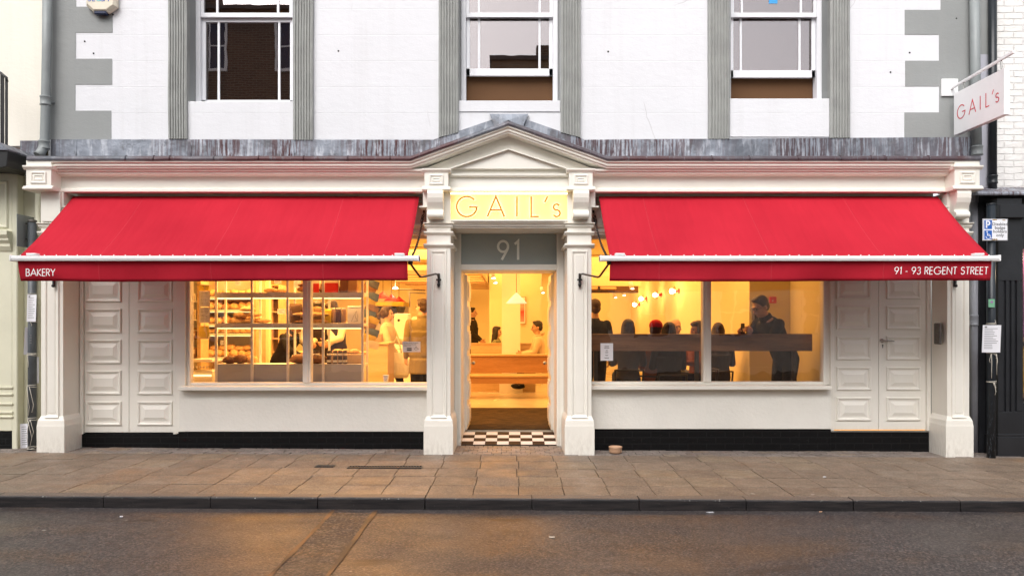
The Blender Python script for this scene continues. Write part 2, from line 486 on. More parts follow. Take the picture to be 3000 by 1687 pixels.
    # asphalt
    def asphalt(name, base, stain, grain, st_lo, rl, rh, scale=170):
        t = NT(name); p = t.pos()
        fin = t.noise(p, scale, 3, .75); mid = t.noise(p, 38, 4, .6)
        big = t.noise(p, .55, 5, .6); b2 = t.noise(t.mapping(p,(1,1.6,1),loc=(7,3,0)), .8, 5, .6)
        c = t.mix(t.ramp(big,[(.38,0),(.62,1)]), base, tuple(x*1.25 for x in base))
        c = t.mix(t.ramp(b2,[(st_lo,0),(st_lo+.17,1)]), c, stain)
        c = t.mix(t.ramp(fin,[(.38,grain),(.56,0)]), c, (.008,.008,.01))
        c = t.mix(t.ramp(fin,[(.60,0),(.74,grain*.8)]), c, (.34,.27,.22))
        spn = t.n('ShaderNodeTexVoronoi', Vector=p, Scale=1.9).outputs[0]
        spk = t.ramp(spn, [(.022,.7),(.034,0)])
        c = t.mix(spk, c, (.42,.40,.36))
        st_ = t.n('ShaderNodeTexVoronoi', Vector=p, Scale=scale*1.3).outputs[1]
        c = t.mix(t.math('MULTIPLY', t.ramp(st_,[(.2,1),(.55,0)]), .45), c, (.012,.011,.012)); c = t.mix(t.math('MULTIPLY', t.ramp(st_,[(.6,0),(.9,1)]), .30), c, (.26,.21,.18))
        oil = t.ramp(t.noise(t.mapping(p,(.8,2.4,1),loc=(2,9,0)), 1.3, 4), [(.63,0),(.70,.75)])
        c = t.mix(oil, c, (.03,.018,.012))
        rough = t.ramp(t.noise(p, .9, 5, .6), [(.38,rl),(.64,rh)])
        return t.bsdf(c, rough, nrm=t.bump(fin, .004, .8, t.bump(mid, .004, .5)), spec=.5)
    M['asphalt'] = asphalt('damp_asphalt', (.062,.052,.051), (.115,.068,.040), .9, .50, .36, .60, 55)
    M['trench'] = asphalt('coarse_trench_asphalt', (.05,.042,.04), (.12,.068,.036), .95, .46, .5, .7, 42)
    t = NT('rusty_tar_seam')
    M['tar'] = t.bsdf(t.mix(t.ramp(t.noise(t.pos(), 2.3, 4), [(.42,0),(.62,1)]), (.035,.024,.02), (.15,.075,.035)), .55)
    M['tile_w'] = solid('white_floor_tile', (.76,.71,.67), .6, var=.05, vscale=8, spec=.2)
    M['tile_b'] = solid('brown_floor_tile', (.028,.015,.012), .65, var=.1, vscale=8, spec=.15)
    M['terracotta'] = solid('pale_clay', (.52,.31,.19), .6, var=.1, bump=.001)
    # interior
    M['int_wall'] = solid('warm_plaster', (.80,.72,.47), .7, var=.03, vscale=1.2, spec=.2)
    M['int_white'] = solid('white_plaster', (.84,.80,.72), .7, var=.02, spec=.2)
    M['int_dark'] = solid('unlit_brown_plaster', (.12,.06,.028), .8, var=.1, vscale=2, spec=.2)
    M['int_floor'] = solid('pale_stone_floor', (.55,.47,.36), .25, var=.08, vscale=2, spec=.4)
    def wood(name, a, b, sc=(.6,6,6), rough=.45):
        t = NT(name); p = t.mapping(t.pos(), sc)
        n = t.noise(p, 2.2, 6, .6); f = t.noise(t.mapping(t.pos(), tuple(x*5 for x in sc)), 5, 3)
        c = t.mix(t.ramp(n,[(.35,0),(.65,1)]), a, b); c = t.mix(t.ramp(f,[(.35,.3),(.6,0)]), c, tuple(x*.6 for x in a))
        return t.bsdf(c, rough, nrm=t.bump(f,.0008))
    M['oak'] = wood('pale_oak', (.50,.33,.17), (.62,.44,.25))
    M['bar_wood'] = wood('dark_rustic_plank', (.10,.045,.024), (.32,.17,.09), (.5,5,5))
    M['warm_wood'] = wood('orange_timber_bench', (.34,.17,.07), (.44,.24,.11))
    t = NT('striped_entrance_mat'); p = t.mapping(t.pos(),(.5,7,1)); n = t.noise(p, 9, 5, .7)
    M['mat'] = t.bsdf(t.mix(t.ramp(n,[(.45,0),(.62,1)]),(.012,.009,.008),(.10,.062,.032)), .9, nrm=t.bump(n,.004), spec=.1)
    t = NT('bread_crust'); p = t.pos(); n = t.noise(p, 22, 5, .6); f = t.noise(p, 120, 3)
    rr = t.n('ShaderNodeObjectInfo').outputs['Random']
    c = t.mix(t.ramp(n,[(.35,0),(.68,1)]), (.42,.19,.06), (.78,.50,.24)); c = t.mix(t.math('MULTIPLY', rr, .4), c, (.82,.58,.32))
    c = t.mix(t.ramp(f,[(.6,0),(.75,.5)]), c, (.85,.75,.6))
    M['crust'] = t.bsdf(c, .7, nrm=t.bump(n,.008), spec=.2)
    M['dark_crust'] = solid('dark_crust', (.16,.06,.022), .6, var=.5, vscale=22, bump=.005, coord='obj')
    M['red'] = solid('red_enamel', (.62,.025,.02), .4, var=.05)
    M['pink'] = solid('pale_pink_enamel', (.85,.74,.70), .4, var=.03, Emission__Color=(1,.72,.62,1), Emission__Strength=.30)
    M['paper'] = solid('white_paper', (.80,.80,.84), .6, var=.02)
    M['kraft'] = solid('brown_kraft_paper', (.30,.17,.08), .7, var=.15, bump=.004, bscale=14)
    M['brown_bag'] = solid('dark_brown_bag', (.11,.055,.028), .6, var=.2, bump=.006, bscale=14)
    M['foil_yellow'] = solid('yellow_foil_packet', (.62,.46,.06), .3, .3, var=.2, bump=.008, bscale=18)
    M['foil_blue'] = solid('blue_grey_foil_packet', (.12,.18,.26), .3, .4, var=.2, bump=.008, bscale=18)
    M['foil_brown'] = solid('bronze_foil_packet', (.30,.18,.10), .3, .4, var=.2, bump=.008, bscale=18)
    M['jam'] = solid('dark_preserve', (.06,.012,.01), .15, var=.3)
    M['label'] = solid('cream_label_paper', (.75,.68,.55), .6)
    M['ink'] = solid('black_ink', (.015,.015,.015), .6)
    M['grey_ink'] = solid('grey_ink', (.22,.22,.23), .6)
    M['blue_ink'] = solid('sign_blue', (.01,.10,.42), .4)
    M['teal_ink'] = solid('teal_print', (.02,.45,.48), .4)
    M['navy'] = solid('navy_plastic', (.01,.018,.06), .25)
    M['letter_red'] = solid('red_sign_lettering', (.60,.015,.035), .45)
    M['letter_white'] = solid('white_lettering', (.86,.86,.86), .6)
    M['unit_white'] = solid('white_display_unit', (.78,.76,.76), .5, var=.03)
    M['unit_grey'] = solid('grey_display_back', (.42,.42,.46), .55, var=.05, vscale=3)
    M['string'] = solid('white_string', (.62,.58,.50), .9)
    M['sticker_g'] = solid('green_sticker', (.18,.42,.26), .5)
    M['sticker_p'] = solid('purple_sticker', (.40,.14,.42), .5)
    M['tape_blue'] = solid('blue_masking_tape', (.05,.36,.75), .6)
    M['orange_gap_glow'] = emit('lit_gap_under_door', (1,.42,.06), 1.2)
    M['stool'] = solid('grey_steel_stool', (.07,.065,.06), .4, .6, var=.2)
    M['purple_show'] = solid('purple_display_cloth', (.10,.02,.10), .7, var=.4, vscale=8)
    M['gold_show'] = solid('gold_display_tin', (.55,.32,.06), .3, .6, var=.4, vscale=12)
    # glass
    M['glass_shop'] = glass_mat('shop_window_glass', .05, (.98,.97,.95), .002, .12)
    M['glass_upper'] = glass_mat('sash_glass', .20, (.75,.72,.70), .0004, .5)
    t = NT('frosted_transom_glass'); p = t.pos(); n = t.noise(p, 3, 4)
    M['frost'] = t.bsdf(t.mix(n,(.30,.345,.325),(.37,.41,.39)), .22, spec=.8)
    M['frost_digit'] = solid('pale_etched_digits', (.84,.87,.80), .5, var=.05)
    M['jar_glass'] = glass_mat('jar_glass', .1, (.9,.85,.75), 0, .5)
    # emission (only on things that are lit)
    WARM = (1.0,.60,.20)
    M['led'] = emit('warm_led_strip', (1,.66,.26), 3)
    M['bulb'] = emit('lit_glass_globe', (1,.80,.48), 22)
    M['led_soft'] = emit('dim_led_edge', (1,.68,.30), 1.6)
    M['shade_glow'] = emit('lit_bulb_in_shade', (1,.78,.45), 9)
    M['spot_glow'] = emit('lit_spotlight_lens', (1,.85,.6), 14)
    t = NT('backlit_sign_panel')
    M['sign_face'] = t.bsdf((.80,.60,.27), .5, Emission__Color=(1.0,.60,.13,1), Emission__Strength=.32)
    M['sign_halo'] = emit('halo_led_behind_letter', (1,.82,.52), 12)
    M['sign_led'] = emit('sign_top_led', (1,.74,.28), 13)
    M['sign_letter'] = solid('copper_orange_letter', (.52,.16,.025), .4, var=.03)
mk_materials()

# ------------------------------------------------------------ stroke lettering (geometric capitals)
def arc(cx, cy, rx, ry, a0, a1, n=18):
    return [(cx+rx*math.cos(R(a0+(a1-a0)*i/n)), cy+ry*math.sin(R(a0+(a1-a0)*i/n))) for i in range(n+1)]
GL = {
 'A': (.84, [[(0,0),(.42,1),(.84,0)], [(.13,.33),(.71,.33)]]),
 'B': (.50, [[(0,0),(0,1),(.22,1)]+arc(.22,.76,.22,.24,90,-90,10)+[(0,.52)], [(.2,.52),(.24,.52)]+arc(.24,.26,.25,.26,90,-90,10)+[(0,0),(0,.05)]]),
 'C': (.9, [arc(.5,.5,.5,.5,42,318,26)]),
 'D': (.72, [[(0,0),(0,1),(.24,1)]+arc(.24,.5,.48,.5,90,-90,16)+[(0,0)]]),
 'E': (.42, [[(.42,1),(0,1),(0,0),(.42,0)], [(0,.52),(.38,.52)]]),
 'G': (1.02, [arc(.5,.5,.5,.5,40,354,34)+[(1.0,.47),(.62,.47)]]),
 'I': (.0, [[(0,0),(0,1)]]),
 'K': (.56, [[(0,0),(0,1)], [(.5,1),(.03,.50),(.56,0)]]),
 'L': (.38, [[(0,1),(0,0),(.38,0)]]),
 'N': (.66, [[(0,0),(0,1),(.66,0),(.66,1)]]),
 'P': (.46, [[(0,0),(0,1),(.2,1)]+arc(.2,.73,.26,.27,90,-90,12)+[(0,.46)]]),
 'R': (.48, [[(0,0),(0,1),(.2,1)]+arc(.2,.75,.25,.25,90,-90,12)+[(0,.5)], [(.18,.5),(.48,0)]]),
 'S': (.5, [arc(.25,.76,.21,.235,25,270,14)+arc(.25,.27,.24,.265,88,-155,14)]),
 'T': (.5, [[(0,1),(.5,1)], [(.25,1),(.25,0)]]),
 'Y': (.62, [[(0,1),(.31,.48),(.62,1)], [(.31,.48),(.31,0)]]),
 '9': (.54, [arc(.27,.71,.265,.285,-20,340,24), [(.535,.71),(.50,.55),(.20,0)]]),
 '1': (.2, [[(.0,.83),(.18,1),(.18,0)]]),
 '3': (.5, [arc(.25,.75,.20,.24,150,-85,12)+arc(.25,.27,.24,.265,80,-155,14)]),
 '-': (.26, [[(0,.38),(.26,.38)]]),
 "'": (.18, [[(.17,1),(.02,.70)]]),
 's': (.36, [[(x*.72,y*.62) for x,y in arc(.25,.76,.21,.235,25,270,14)+arc(.25,.27,.24,.265,88,-155,14)]]),
 ' ': (.22, []),
}
def ribbon(mb, pts, w, place, depth, mi=0):
    # flat stroke of width w along 2-D pts, extruded by depth
    q = []
    for p_ in pts:
        if not q or (abs(p_[0]-q[-1][0])+abs(p_[1]-q[-1][1])) > 1e-5: q.append(p_)
    n = len(q); L_ = []; R_ = []
    for i in range(n):
        d1 = Vector(q[i])-Vector(q[i-1]) if i > 0 else Vector(q[1])-Vector(q[0])
        d2 = Vector(q[i+1])-Vector(q[i]) if i < n-1 else d1
        d1 = d1.normalized(); d2 = d2.normalized()
        n1 = Vector((-d1.y,d1.x)); n2 = Vector((-d2.y,d2.x))
        m = n1+n2
        if m.length < .2: m = n1
        m.normalize(); k = min(2.6, 1/max(.3, m.dot(n1)))
        c = Vector(q[i])
        L_.append(c+m*w/2*k); R_.append(c-m*w/2*k)
    v = []
    for dd in (0, depth):
        for a in L_: v.append(place(a.x, a.y, dd))
        for a in R_: v.append(place(a.x, a.y, dd))
    N = 2*n; fs = []
    for i in range(n-1):
        fs.append((i, i+1, n+i+1, n+i)); fs.append((N+n+i, N+n+i+1, N+i+1, N+i))
        fs.append((i+1, i, N+i, N+i+1)); fs.append((n+i, n+i+1, N+n+i+1, N+n+i))
    fs.append((0, n, N+n, N)); fs.append((N+n-1, N+2*n-1, 2*n-1, n-1))
    mb.add(v, fs, mi)
def word_width(txt, h, gap):
    return sum(GL[c][0]*h + gap for c in txt) - gap
def stroke_text(mb, txt, origin, h, w, depth, gap=None, right=(1,0,0), up=(0,0,1), out=(0,-1,0), xs=None, slant=0, mi=0):
    o = Vector(origin); r_ = Vector(right); u = Vector(up); n_ = Vector(out)
    gap = h*.16 if gap is None else gap
    x = 0
    for i, ch in enumerate(txt):
        if xs: x = xs[i]
        for k_, s_ in enumerate(GL[ch][1]):
            dk = depth*(1+.25*k_)
            pts = [(x + a*h + slant*b*h, b*h) for a, b in s_]
            ribbon(mb, pts, w, lambda a, b, d: o + r_*a + u*b + n_*d, dk, mi)
        x += GL[ch][0]*h + gap
    return mb
def font_mesh(txt, size, loc, name, m, parent, right=None, rotz=0, depth=.001, align='LEFT', spacing=1.0, line=1.0):
    # lettering from Blender's own built-in font, upright in the xz plane
    cu = bpy.data.curves.new(name, 'FONT'); cu.body = txt; cu.size = size; cu.extrude = depth; cu.align_x = align
    cu.space_character = spacing; cu.space_line = line; cu.resolution_u = 3
    ob = bpy.data.objects.new(name, cu); COL.objects.link(ob)
    dg = bpy.context.evaluated_depsgraph_get()
    me = bpy.data.meshes.new_from_object(ob.evaluated_get(dg))
    COL.objects.unlink(ob); bpy.data.objects.remove(ob); bpy.data.curves.remove(cu)
    mt = Matrix.Translation(Vector(loc)) @ Matrix.Rotation(rotz, 4, 'Z') @ Matrix.Rotation(R(90), 4, 'X')
    off = Vector((0,0,0)); q = parent
    while q is not None: off += q.location; q = q.parent
    me.transform(Matrix.Translation(-off) @ mt)
    me.materials.clear(); me.materials.append(m)
    o = bpy.data.objects.new(name, me); COL.objects.link(o)
    if parent is not None: o.parent = parent
    return o
# ============================================================ STREET
mb = MB(); mb.box(-250, 250, -250, 250, -1.4, -1.2)
struct(mb, 'ground', M['joint'])
KERB_Y0, KERB_Y1 = 6.76, 6.885
def sheet(mb, xs, ys, zf, mi=0):
    n = len(ys)
    v = [(x, y, zf(x, y)) for x in xs for y in ys]
    fs = [(i*n+j, (i+1)*n+j, (i+1)*n+j+1, i*n+j+1) for i in range(len(xs)-1) for j in range(n-1)]
    mb.add(v, fs, mi)
def lin(a, b, n): return [a+(b-a)*i/n for i in range(n+1)]
def road_z(x, y):
    return gz(x) - .093 + .012*mnoise.noise(Vector((x*.35, y*.35, 0))) + .02*(1-((y-2.8)/4.0)**2)*(1 if 0 else .5) - .01
mb = MB(); sheet(mb, lin(-40, 40, 160), lin(-1.2, KERB_Y0+.03, 40), lambda x,y: road_z(x,y))
struct(mb, 'road', M['asphalt'])
mb = MB(); sheet(mb, lin(-1.545, -1.205, 3), lin(-1.1, KERB_Y0-.05, 60), lambda x,y: road_z(x,y)+.003)
struct(mb, 'road_trench_patch', M['trench'])
mb = MB()
for xc in (-1.56, -1.19):
    ys = lin(-1.1, KERB_Y0-.05, 70); v = []; fs = []
    for i, y in enumerate(ys):
        w = .016 + .012*mnoise.noise(Vector((xc*9, y*3, 1))); c = xc + .010*mnoise.noise(Vector((xc, y*2, 4)))
        v += [(c-w, y, road_z(c,y)+.006), (c+w, y, road_z(c,y)+.006)]
    fs = [(2*i, 2*i+1, 2*i+3, 2*i+2) for i in range(len(ys)-1)]
    mb.add(v, fs)
struct(mb, 'road_seam', M['tar'])
# pavement: joint bed, slabs, brick pavers beside the wall
mb = MB(); sheet(mb, [-40, 40], [KERB_Y0+.02, 10.2], lambda x,y: gz(x)-.022)
struct(mb, 'pavement_bed', M['joint'])
def block(mb, x0, x1, y0, y1, dz, b=.006, mi=0, th=.03):
    t = [random.uniform(-.0012,.0012) for _ in range(4)]
    c = [(x0,y0),(x1,y0),(x1,y1),(x0,y1)]
    ci = [(x0+b,y0+b),(x1-b,y0+b),(x1-b,y1-b),(x0+b,y1-b)]
    v = [(x,y,gz(x)+dz-th) for x,y in c] + [(x,y,gz(x)+dz-b*.6) for x,y in c] + [(x,y,gz(x)+dz+t[i]) for i,(x,y) in enumerate(ci)]
    fs = [(8,9,10,11)]
    for i in range(4):
        j = (i+1)%4
        fs += [(i,j,4+j,4+i), (4+i,4+j,8+j,8+i)]
    mb.add(v, fs, mi)
rows = [6.888, 7.28, 7.705, 8.125, 8.555, 8.945]
mb = MB()
for r in range(5):
    off = [0, .008, -.012, .012, -.006][r]
    x = -1.179 - .413*30 + off
    while x < 13:
        w = .413
        block(mb, x+.0034, x+w-.0034, rows[r]+.007, rows[r+1]-.007, random.uniform(-.0015,.0015), .003)
        x += w
struct(mb, 'pavement', M['slab'])
mb = MB()
def pave(x0, x1, y0, y1, bw, bd):
    y = y0; k = 0
    while y < y1-.02:
        x = x0 - (bw/2 if k%2 else 0)
        while x < x1:
            a, b_ = max(x, x0), min(x+bw, x1)
            if b_-a > .02: block(mb, a+.003, b_-.003, y+.003, min(y+bd, y1)-.003, random.uniform(-.003,.003), .005)
            x += bw
        y += bd; k += 1
pave(-9, -1.02, 8.95, 9.4, .2, .112)
pave(.97, 9, 8.95, 9.4, .2, .112)
pave(-1.02, .97, 8.95, 9.02, .2, .07)
pave(-.70, .63, 9.02, 9.63, .115, .12)
struct(mb, 'brick_paving', M['sett'])
# kerb stones, rounded top edge, one continuous row
mb = MB()
x = -.768 - .943*14
while x < 13:
    r = .022; a0 = x+.003+random.uniform(0,.003); a1 = x+.943-.003; dy = random.uniform(-.003,.003); dz = random.uniform(-.002,.002)
    zt = .002+dz; y0 = KERB_Y0+dy
    prof = [(KERB_Y1, -.30), (y0, -.30), (y0, zt-r)] + [(y0+r-r*math.cos(R(a)), zt-r+r*math.sin(R(a))) for a in (20,45,70,90)] + [(KERB_Y1, zt)]
    n = 9; v = []
    for i in range(n+1):
        xx = a0+(a1-a0)*i/n
        for (py, pz) in prof:
            j = .003*mnoise.noise(Vector((xx*9, py*30, pz*30))) if pz > -.2 else 0
            v.append((xx, py+j, pz+j+gz(xx)))
    m = len(prof)
    fs = [(k*m+i, k*m+(i+1)%m, (k+1)*m+(i+1)%m, (k+1)*m+i) for k in range(n) for i in range(m)]
    fs += [tuple(range(m-1,-1,-1)), tuple(range(n*m, n*m+m))]
    mb.add(v, fs)
    x += .943
struct(mb, 'kerb', M['kerb'])
# far side pavement (seen only in reflections)
mb = MB(); mb.box(-40, 40, -5.0, -1.2, -.3, .0)
struct(mb, 'far_pavement', M['slab'])
# drain grating and inspection cover let into the slabs
mb = MB()
gx0, gx1, gy0, gy1 = X(1020,8.15), X(1236,8.15), 8.08, 8.20
z0 = gz(gx0)+.004
mb.box(gx0, gx1, gy0, gy0+.012, z0-.01, z0+.004); mb.box(gx0, gx1, gy1-.012, gy1, z0-.01, z0+.004)
n = 26
for i in range(n+1):
    xx = gx0 + (gx1-gx0-.008)*i/n
    mb.box(xx, xx+.011, gy0+.012, gy1-.012, z0-.01, z0+.003)
mb.box(gx0, gx1, gy0, gy1, z0-.02, z0-.012)
single(mb, 'drain_grating', M['black_metal'], 'long narrow black iron drain grating set in the pavement slabs', 'drain grating')
mb = MB()
cx, cyy = X(952,8.2), 8.2
mb.box(cx-.10, cx+.10, cyy-.055, cyy+.055, gz(cx)-.004, gz(cx)+.005)
for i in range(9): mb.box(cx-.09+.021*i, cx-.08+.021*i, cyy-.045, cyy+.045, gz(cx)+.005, gz(cx)+.008)
single(mb, 'stopcock_cover', M['black_metal'], 'small square metal cover in the paving left of the drain grating', 'cover')
# dog bowl
bx_, by_ = X(1803, 9.12), 9.12
mb = MB()
mb.lathe([(.0,.002),(.066,.002),(.074,.012),(.077,.03),(.077,.062),(.080,.066),(.080,.078),(.074,.080),(.068,.074),(.062,.03),(.0,.026)], (bx_,by_,gz(bx_)), 28)
single(mb, 'water_bowl', M['terracotta'], 'round pale clay dog bowl on the paving right of the doorway', 'bowl', (bx_,by_,gz(bx_)))
# litter
def litter(px, Y, label, m, w, d, cat, name):
    x = X(px, Y); g = gz(x)+.006 if Y > 6.8 else road_z(x, Y)+.004
    mb = MB(); s_ = 7
    ptsl = [(x+w*math.cos(6.283*i/s_)*random.uniform(.6,1), Y+d*math.sin(6.283*i/s_)*random.uniform(.6,1)) for i in range(s_)]
    v = [(a,b,g+random.uniform(0,.006)) for a,b in ptsl] + [(a,b,g-.002) for a,b in ptsl]
    fs = [tuple(range(s_)), tuple(range(2*s_-1, s_-1, -1))] + [(i,(i+1)%s_,s_+(i+1)%s_,s_+i) for i in range(s_)]
    mb.add(v, fs)
    single(mb, name, m, label, cat, (x,Y,g))
litter(356, 6.45, 'crumpled white scrap of paper on the road left of the tar patch', M['paper'], .022, .015, 'litter', 'paper_scrap')
litter(2404, 6.72, 'orange tipped cigarette end lying against the kerb', M['terracotta'], .018, .005, 'litter', 'cigarette_end')
litter(2080, 6.70, 'flattened pale green wrapper at the foot of the kerb', M['paper'], .045, .006, 'litter', 'wrapper')
litter(1362, 9.2, 'curled dry leaf on the setts left of the doorstep', M['kraft'], .03, .02, 'leaf', 'dry_leaf')
litter(2415, 7.75, 'tiny white torn paper on the slabs right of the door', M['paper'], .02, .012, 'litter', 'torn_paper')
litter(1616, 5.9, 'pale wood sliver on the road in front of the doorway', M['label'], .025, .008, 'litter', 'wood_sliver')

# ============================================================ BAKERY BUILDING
B = thing('bakery_building', 'white rendered building with grey quoins above a cream bakery shopfront with a pedimented doorway', 'building', (0, 9.3, 0))
XC = -.0435
# ---- upper wall with three window openings
UW = 9.30
WX = [(-3.939, -2.640), (X(1343,UW), X(1642,UW)), (X(2137,UW)+.0, X(2433,UW))]
WZ = [Z(299,UW), Z(297,UW), Z(291,UW)]
def wall_grid(x0, x1, z0, z1, holes, y0, y1):
    mb = MB()
    xs = sorted({x0, x1} | {h[0] for h in holes} | {h[1] for h in holes})
    zs = sorted({z0, z1} | {h[2] for h in holes} | {h[3] for h in holes})
    for i in range(len(xs)-1):
        for j in range(len(zs)-1):
            cx, cz = (xs[i]+xs[i+1])/2, (zs[j]+zs[j+1])/2
            if any(h[0] < cx < h[1] and h[2] < cz < h[3] for h in holes): continue
            for y in (y0, y1):
                mb.quad((xs[i],y,zs[j]), (xs[i+1],y,zs[j]), (xs[i+1],y,zs[j+1]), (xs[i],y,zs[j+1]))
    for h in holes:
        mb.quad((h[0],y0,h[2]),(h[0],y1,h[2]),(h[0],y1,h[3]),(h[0],y0,h[3]))
        mb.quad((h[1],y0,h[2]),(h[1],y1,h[2]),(h[1],y1,h[3]),(h[1],y0,h[3]))
        mb.quad((h[0],y0,h[2]),(h[1],y0,h[2]),(h[1],y1,h[2]),(h[0],y1,h[2]))
        mb.quad((h[0],y0,h[3]),(h[1],y0,h[3]),(h[1],y1,h[3]),(h[0],y1,h[3]))
    mb.quad((x0,y0,z0),(x0,y1,z0),(x0,y1,z1),(x0,y0,z1)); mb.quad((x1,y0,z0),(x1,y1,z0),(x1,y1,z1),(x1,y0,z1))
    mb.quad((x0,y0,z0),(x1,y0,z0),(x1,y1,z0),(x0,y1,z0)); mb.quad((x0,y0,z1),(x1,y0,z1),(x1,y1,z1),(x0,y1,z1))
    return mb
UX0, UX1 = X(142,UW), X(2868,UW)
WTOP = 6.95
holes = [(a, b, z, WTOP) for (a, b), z in zip(WX, WZ)]
wall_grid(UX0, UX1, 3.45, 8.6, holes, UW, 9.62).build('upper_wall', M['wall_white'], B)
# quoins: flush grey-painted blocks, 3 mm proud
for (a, b, w) in [(-70,21,0),(21,97,1),(97,173,0),(173,249,1),(249,325,0),(325,409,1)]:
    x1 = X((223 if not w else 328) + random.uniform(-3,3), UW)
    q = MB(); q.box(UX0-.004, x1, UW-.004, UW+.05, Z(b,UW), Z(a,UW)); q.build('quoin', M['quoin'], B)
for (a, b, w) in [(-50,30,0),(30,103,1),(103,179,0),(179,254,1),(254,330,0),(330,409,1)]:
    x0 = X((2753 if not w else 2651) + random.uniform(-3,3), UW)
    q = MB(); q.box(x0, X(2845,UW), UW-.004, UW+.05, Z(b,UW), Z(a,UW)); q.build('quoin', M['quoin'], B)
q = MB(); q.box(X(2845,UW), X(2897,UW), UW-.002, UW+.3, Z(160,UW), 8.5); q.build('corner_strip', M['quoin'], B)
M['lilac'] = solid('lilac_grey_masonry_paint', (.46,.46,.52), .6, var=.05, bump=.003, bscale=12)
q = MB(); q.box(X(2845,UW), X(2897,UW), UW-.002, UW+.3, 3.0, Z(160,UW)); q.build('corner_strip', M['lilac'], B)
# fluted strips
def fluted(x0, x1, zb0, zb1):
    n = 6; w = (x1-x0); prof = [(x0, UW+.04), (x0, UW-.045), (x0+.018, UW-.055)]
    fw = (w-.036)/n
    for i in range(n):
        a = x0+.018+i*fw
        prof += [(a+fw*.22, UW-.055), (a+fw*.36, UW-.040), (a+fw*.64, UW-.040), (a+fw*.78, UW-.055)]
    prof += [(x1-.018, UW-.055), (x1, UW-.045), (x1, UW+.04)]
    m = len(prof); mb = MB(); v = []
    zs = lin(0, 1, 40)
    for t_ in zs:
        for k, (px_, py_) in enumerate(prof):
            zb = zb0 + (zb1-zb0)*(px_-x0)/w
            z = zb + (8.5-zb)*t_
            j = .005*mnoise.noise(Vector((px_*3, z*2.2, 3))) + .006*mnoise.noise(Vector((px_*18, z*7, 8)))
            v.append((px_ + .006*mnoise.noise(Vector((0, z*1.5, x0))), py_+j if py_ < UW else py_, z))
    fs = [(k*m+i, k*m+i+1, (k+1)*m+i+1, (k+1)*m+i) for k in range(40) for i in range(m-1)] + [tuple(range(m))]
    mb.add(v, fs)
    mb.build('fluted_strip', M['flute'], B)
for a, b, y0, y1 in [(492,547,407,407),(859,916,410,410),(1285,1343,403,388),(1643,1701,388,403),(2076,2137,407,407),(2433,2491,404,404)]:
    fluted(X(a,9.25), X(b,9.25), Z(y0,9.25), Z(y1,9.25))
# sill aprons below the openings, slightly proud
for (a, b), z in zip(WX, WZ):
    q = MB(); q.box(a+.003, b-.003, UW-.012, UW+.2, z-.46 if a < -3 or a > 2 else z-.30, z+.004)
    if a < 0 < b: q = MB(); q.box(a+.003, b-.003, UW-.012, UW+.2, z-.13, z+.004)
    q.build('window_apron', M['wall_white'], B, bevel=.004)
    q = MB(); q.box(a+.003, a+.018, UW+.012, UW+.21, z+.004, WTOP); q.build('reveal_lining', M['quoin'], B)
    q = MB(); q.box(b-.018, b-.003, UW+.012, UW+.21, z+.004, WTOP); q.build('reveal_lining', M['quoin'], B)
# sash windows
def sash(x0, x1, z0, gap, meet, bars, label):
    YF = 9.53
    w = MB()
    ft = .058
    w.box(x0, x0+ft, YF-.02, YF+.12, z0, WTOP); w.box(x1-ft, x1, YF-.02, YF+.12, z0, WTOP)
    w.box(x0+ft, x1-ft, YF-.03, YF+.12, z0, z0+(.05 if gap == 0 else .012)); w.box(x0+ft, x1-ft, YF-.02, YF+.12, WTOP-.06, WTOP)
    win = w.build('sash_window', M['white_paint'], B, bevel=.003)
    a, b = x0+ft+.002, x1-ft-.002
    # upper sash (outer)
    s = MB(); y0, y1 = YF-.012, YF+.028
    s.box(a, a+.04, y0, y1, meet, WTOP-.07); s.box(b-.04, b, y0, y1, meet, WTOP-.07)
    s.box(a, b, y0-.004, y1, meet-.028, meet+.028); s.box(a, b, y0, y1, WTOP-.13, WTOP-.07)
    s.build('upper_sash', M['white_paint'], win, bevel=.003)
    for f in bars:
        q = MB(); q.box(f-.014, f+.014, y0+.004, y1-.004, meet+.03, WTOP-.13); q.build('glazing_bar', M['white_paint'], win, bevel=.002)
    q = MB(); q.box(a+.04, b-.04, y0+.018, y0+.022, meet+.028, WTOP-.13); q.build('pane', M['glass_upper'], win)
    # lower sash (inner)
    y0, y1 = YF+.034, YF+.072; zb = z0+gap+.01
    top = meet-.03 if gap == 0 else meet+.06
    s = MB(); s.box(a, a+.045, y0, y1, zb, top); s.box(b-.045, b, y0, y1, zb, top); s.box(a, b, y0, y1, zb, zb+.09)
    s.box(a+.045, b-.045, y0, y1, top-.04, top)
    s.build('lower_sash', M['white_paint'], win, bevel=.003)
    for f in bars:
        q = MB(); q.box(f-.014, f+.014, y0+.004, y1-.004, zb+.09, top-.04); q.build('glazing_bar', M['white_paint'], win, bevel=.002)
    q = MB(); q.box(a+.045, b-.045, y0+.016, y0+.02, zb+.09, top-.04); q.build('pane', M['glass_upper'], win)
    # dark room behind
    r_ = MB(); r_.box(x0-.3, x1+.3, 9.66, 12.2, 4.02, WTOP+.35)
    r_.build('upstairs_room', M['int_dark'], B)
    return win
Ys = 9.53
sash(WX[0][0]+.02, WX[0][1]-.02, WZ[0], 0, Z(46,Ys), [X(637,Ys), X(815,Ys)], '')
w2 = sash(WX[1][0]+.02, WX[1][1]-.02, WZ[1], Z(220,Ys)-WZ[1]-.01, Z(46,Ys), [X(1403,Ys), X(1581,Ys)], '')
w3 = sash(WX[2][0]+.02, WX[2][1]-.02, WZ[2], Z(225,Ys)-WZ[2]-.01, Z(46,Ys), [X(2173,Ys), X(2346,Ys)], '')
q = MB(); q.box(X(2253,Ys), X(2278,Ys), Ys+.002, Ys+.004, Z(11,Ys), Z(-8,Ys)); q.build('blue_tape', M['tape_blue'], B)
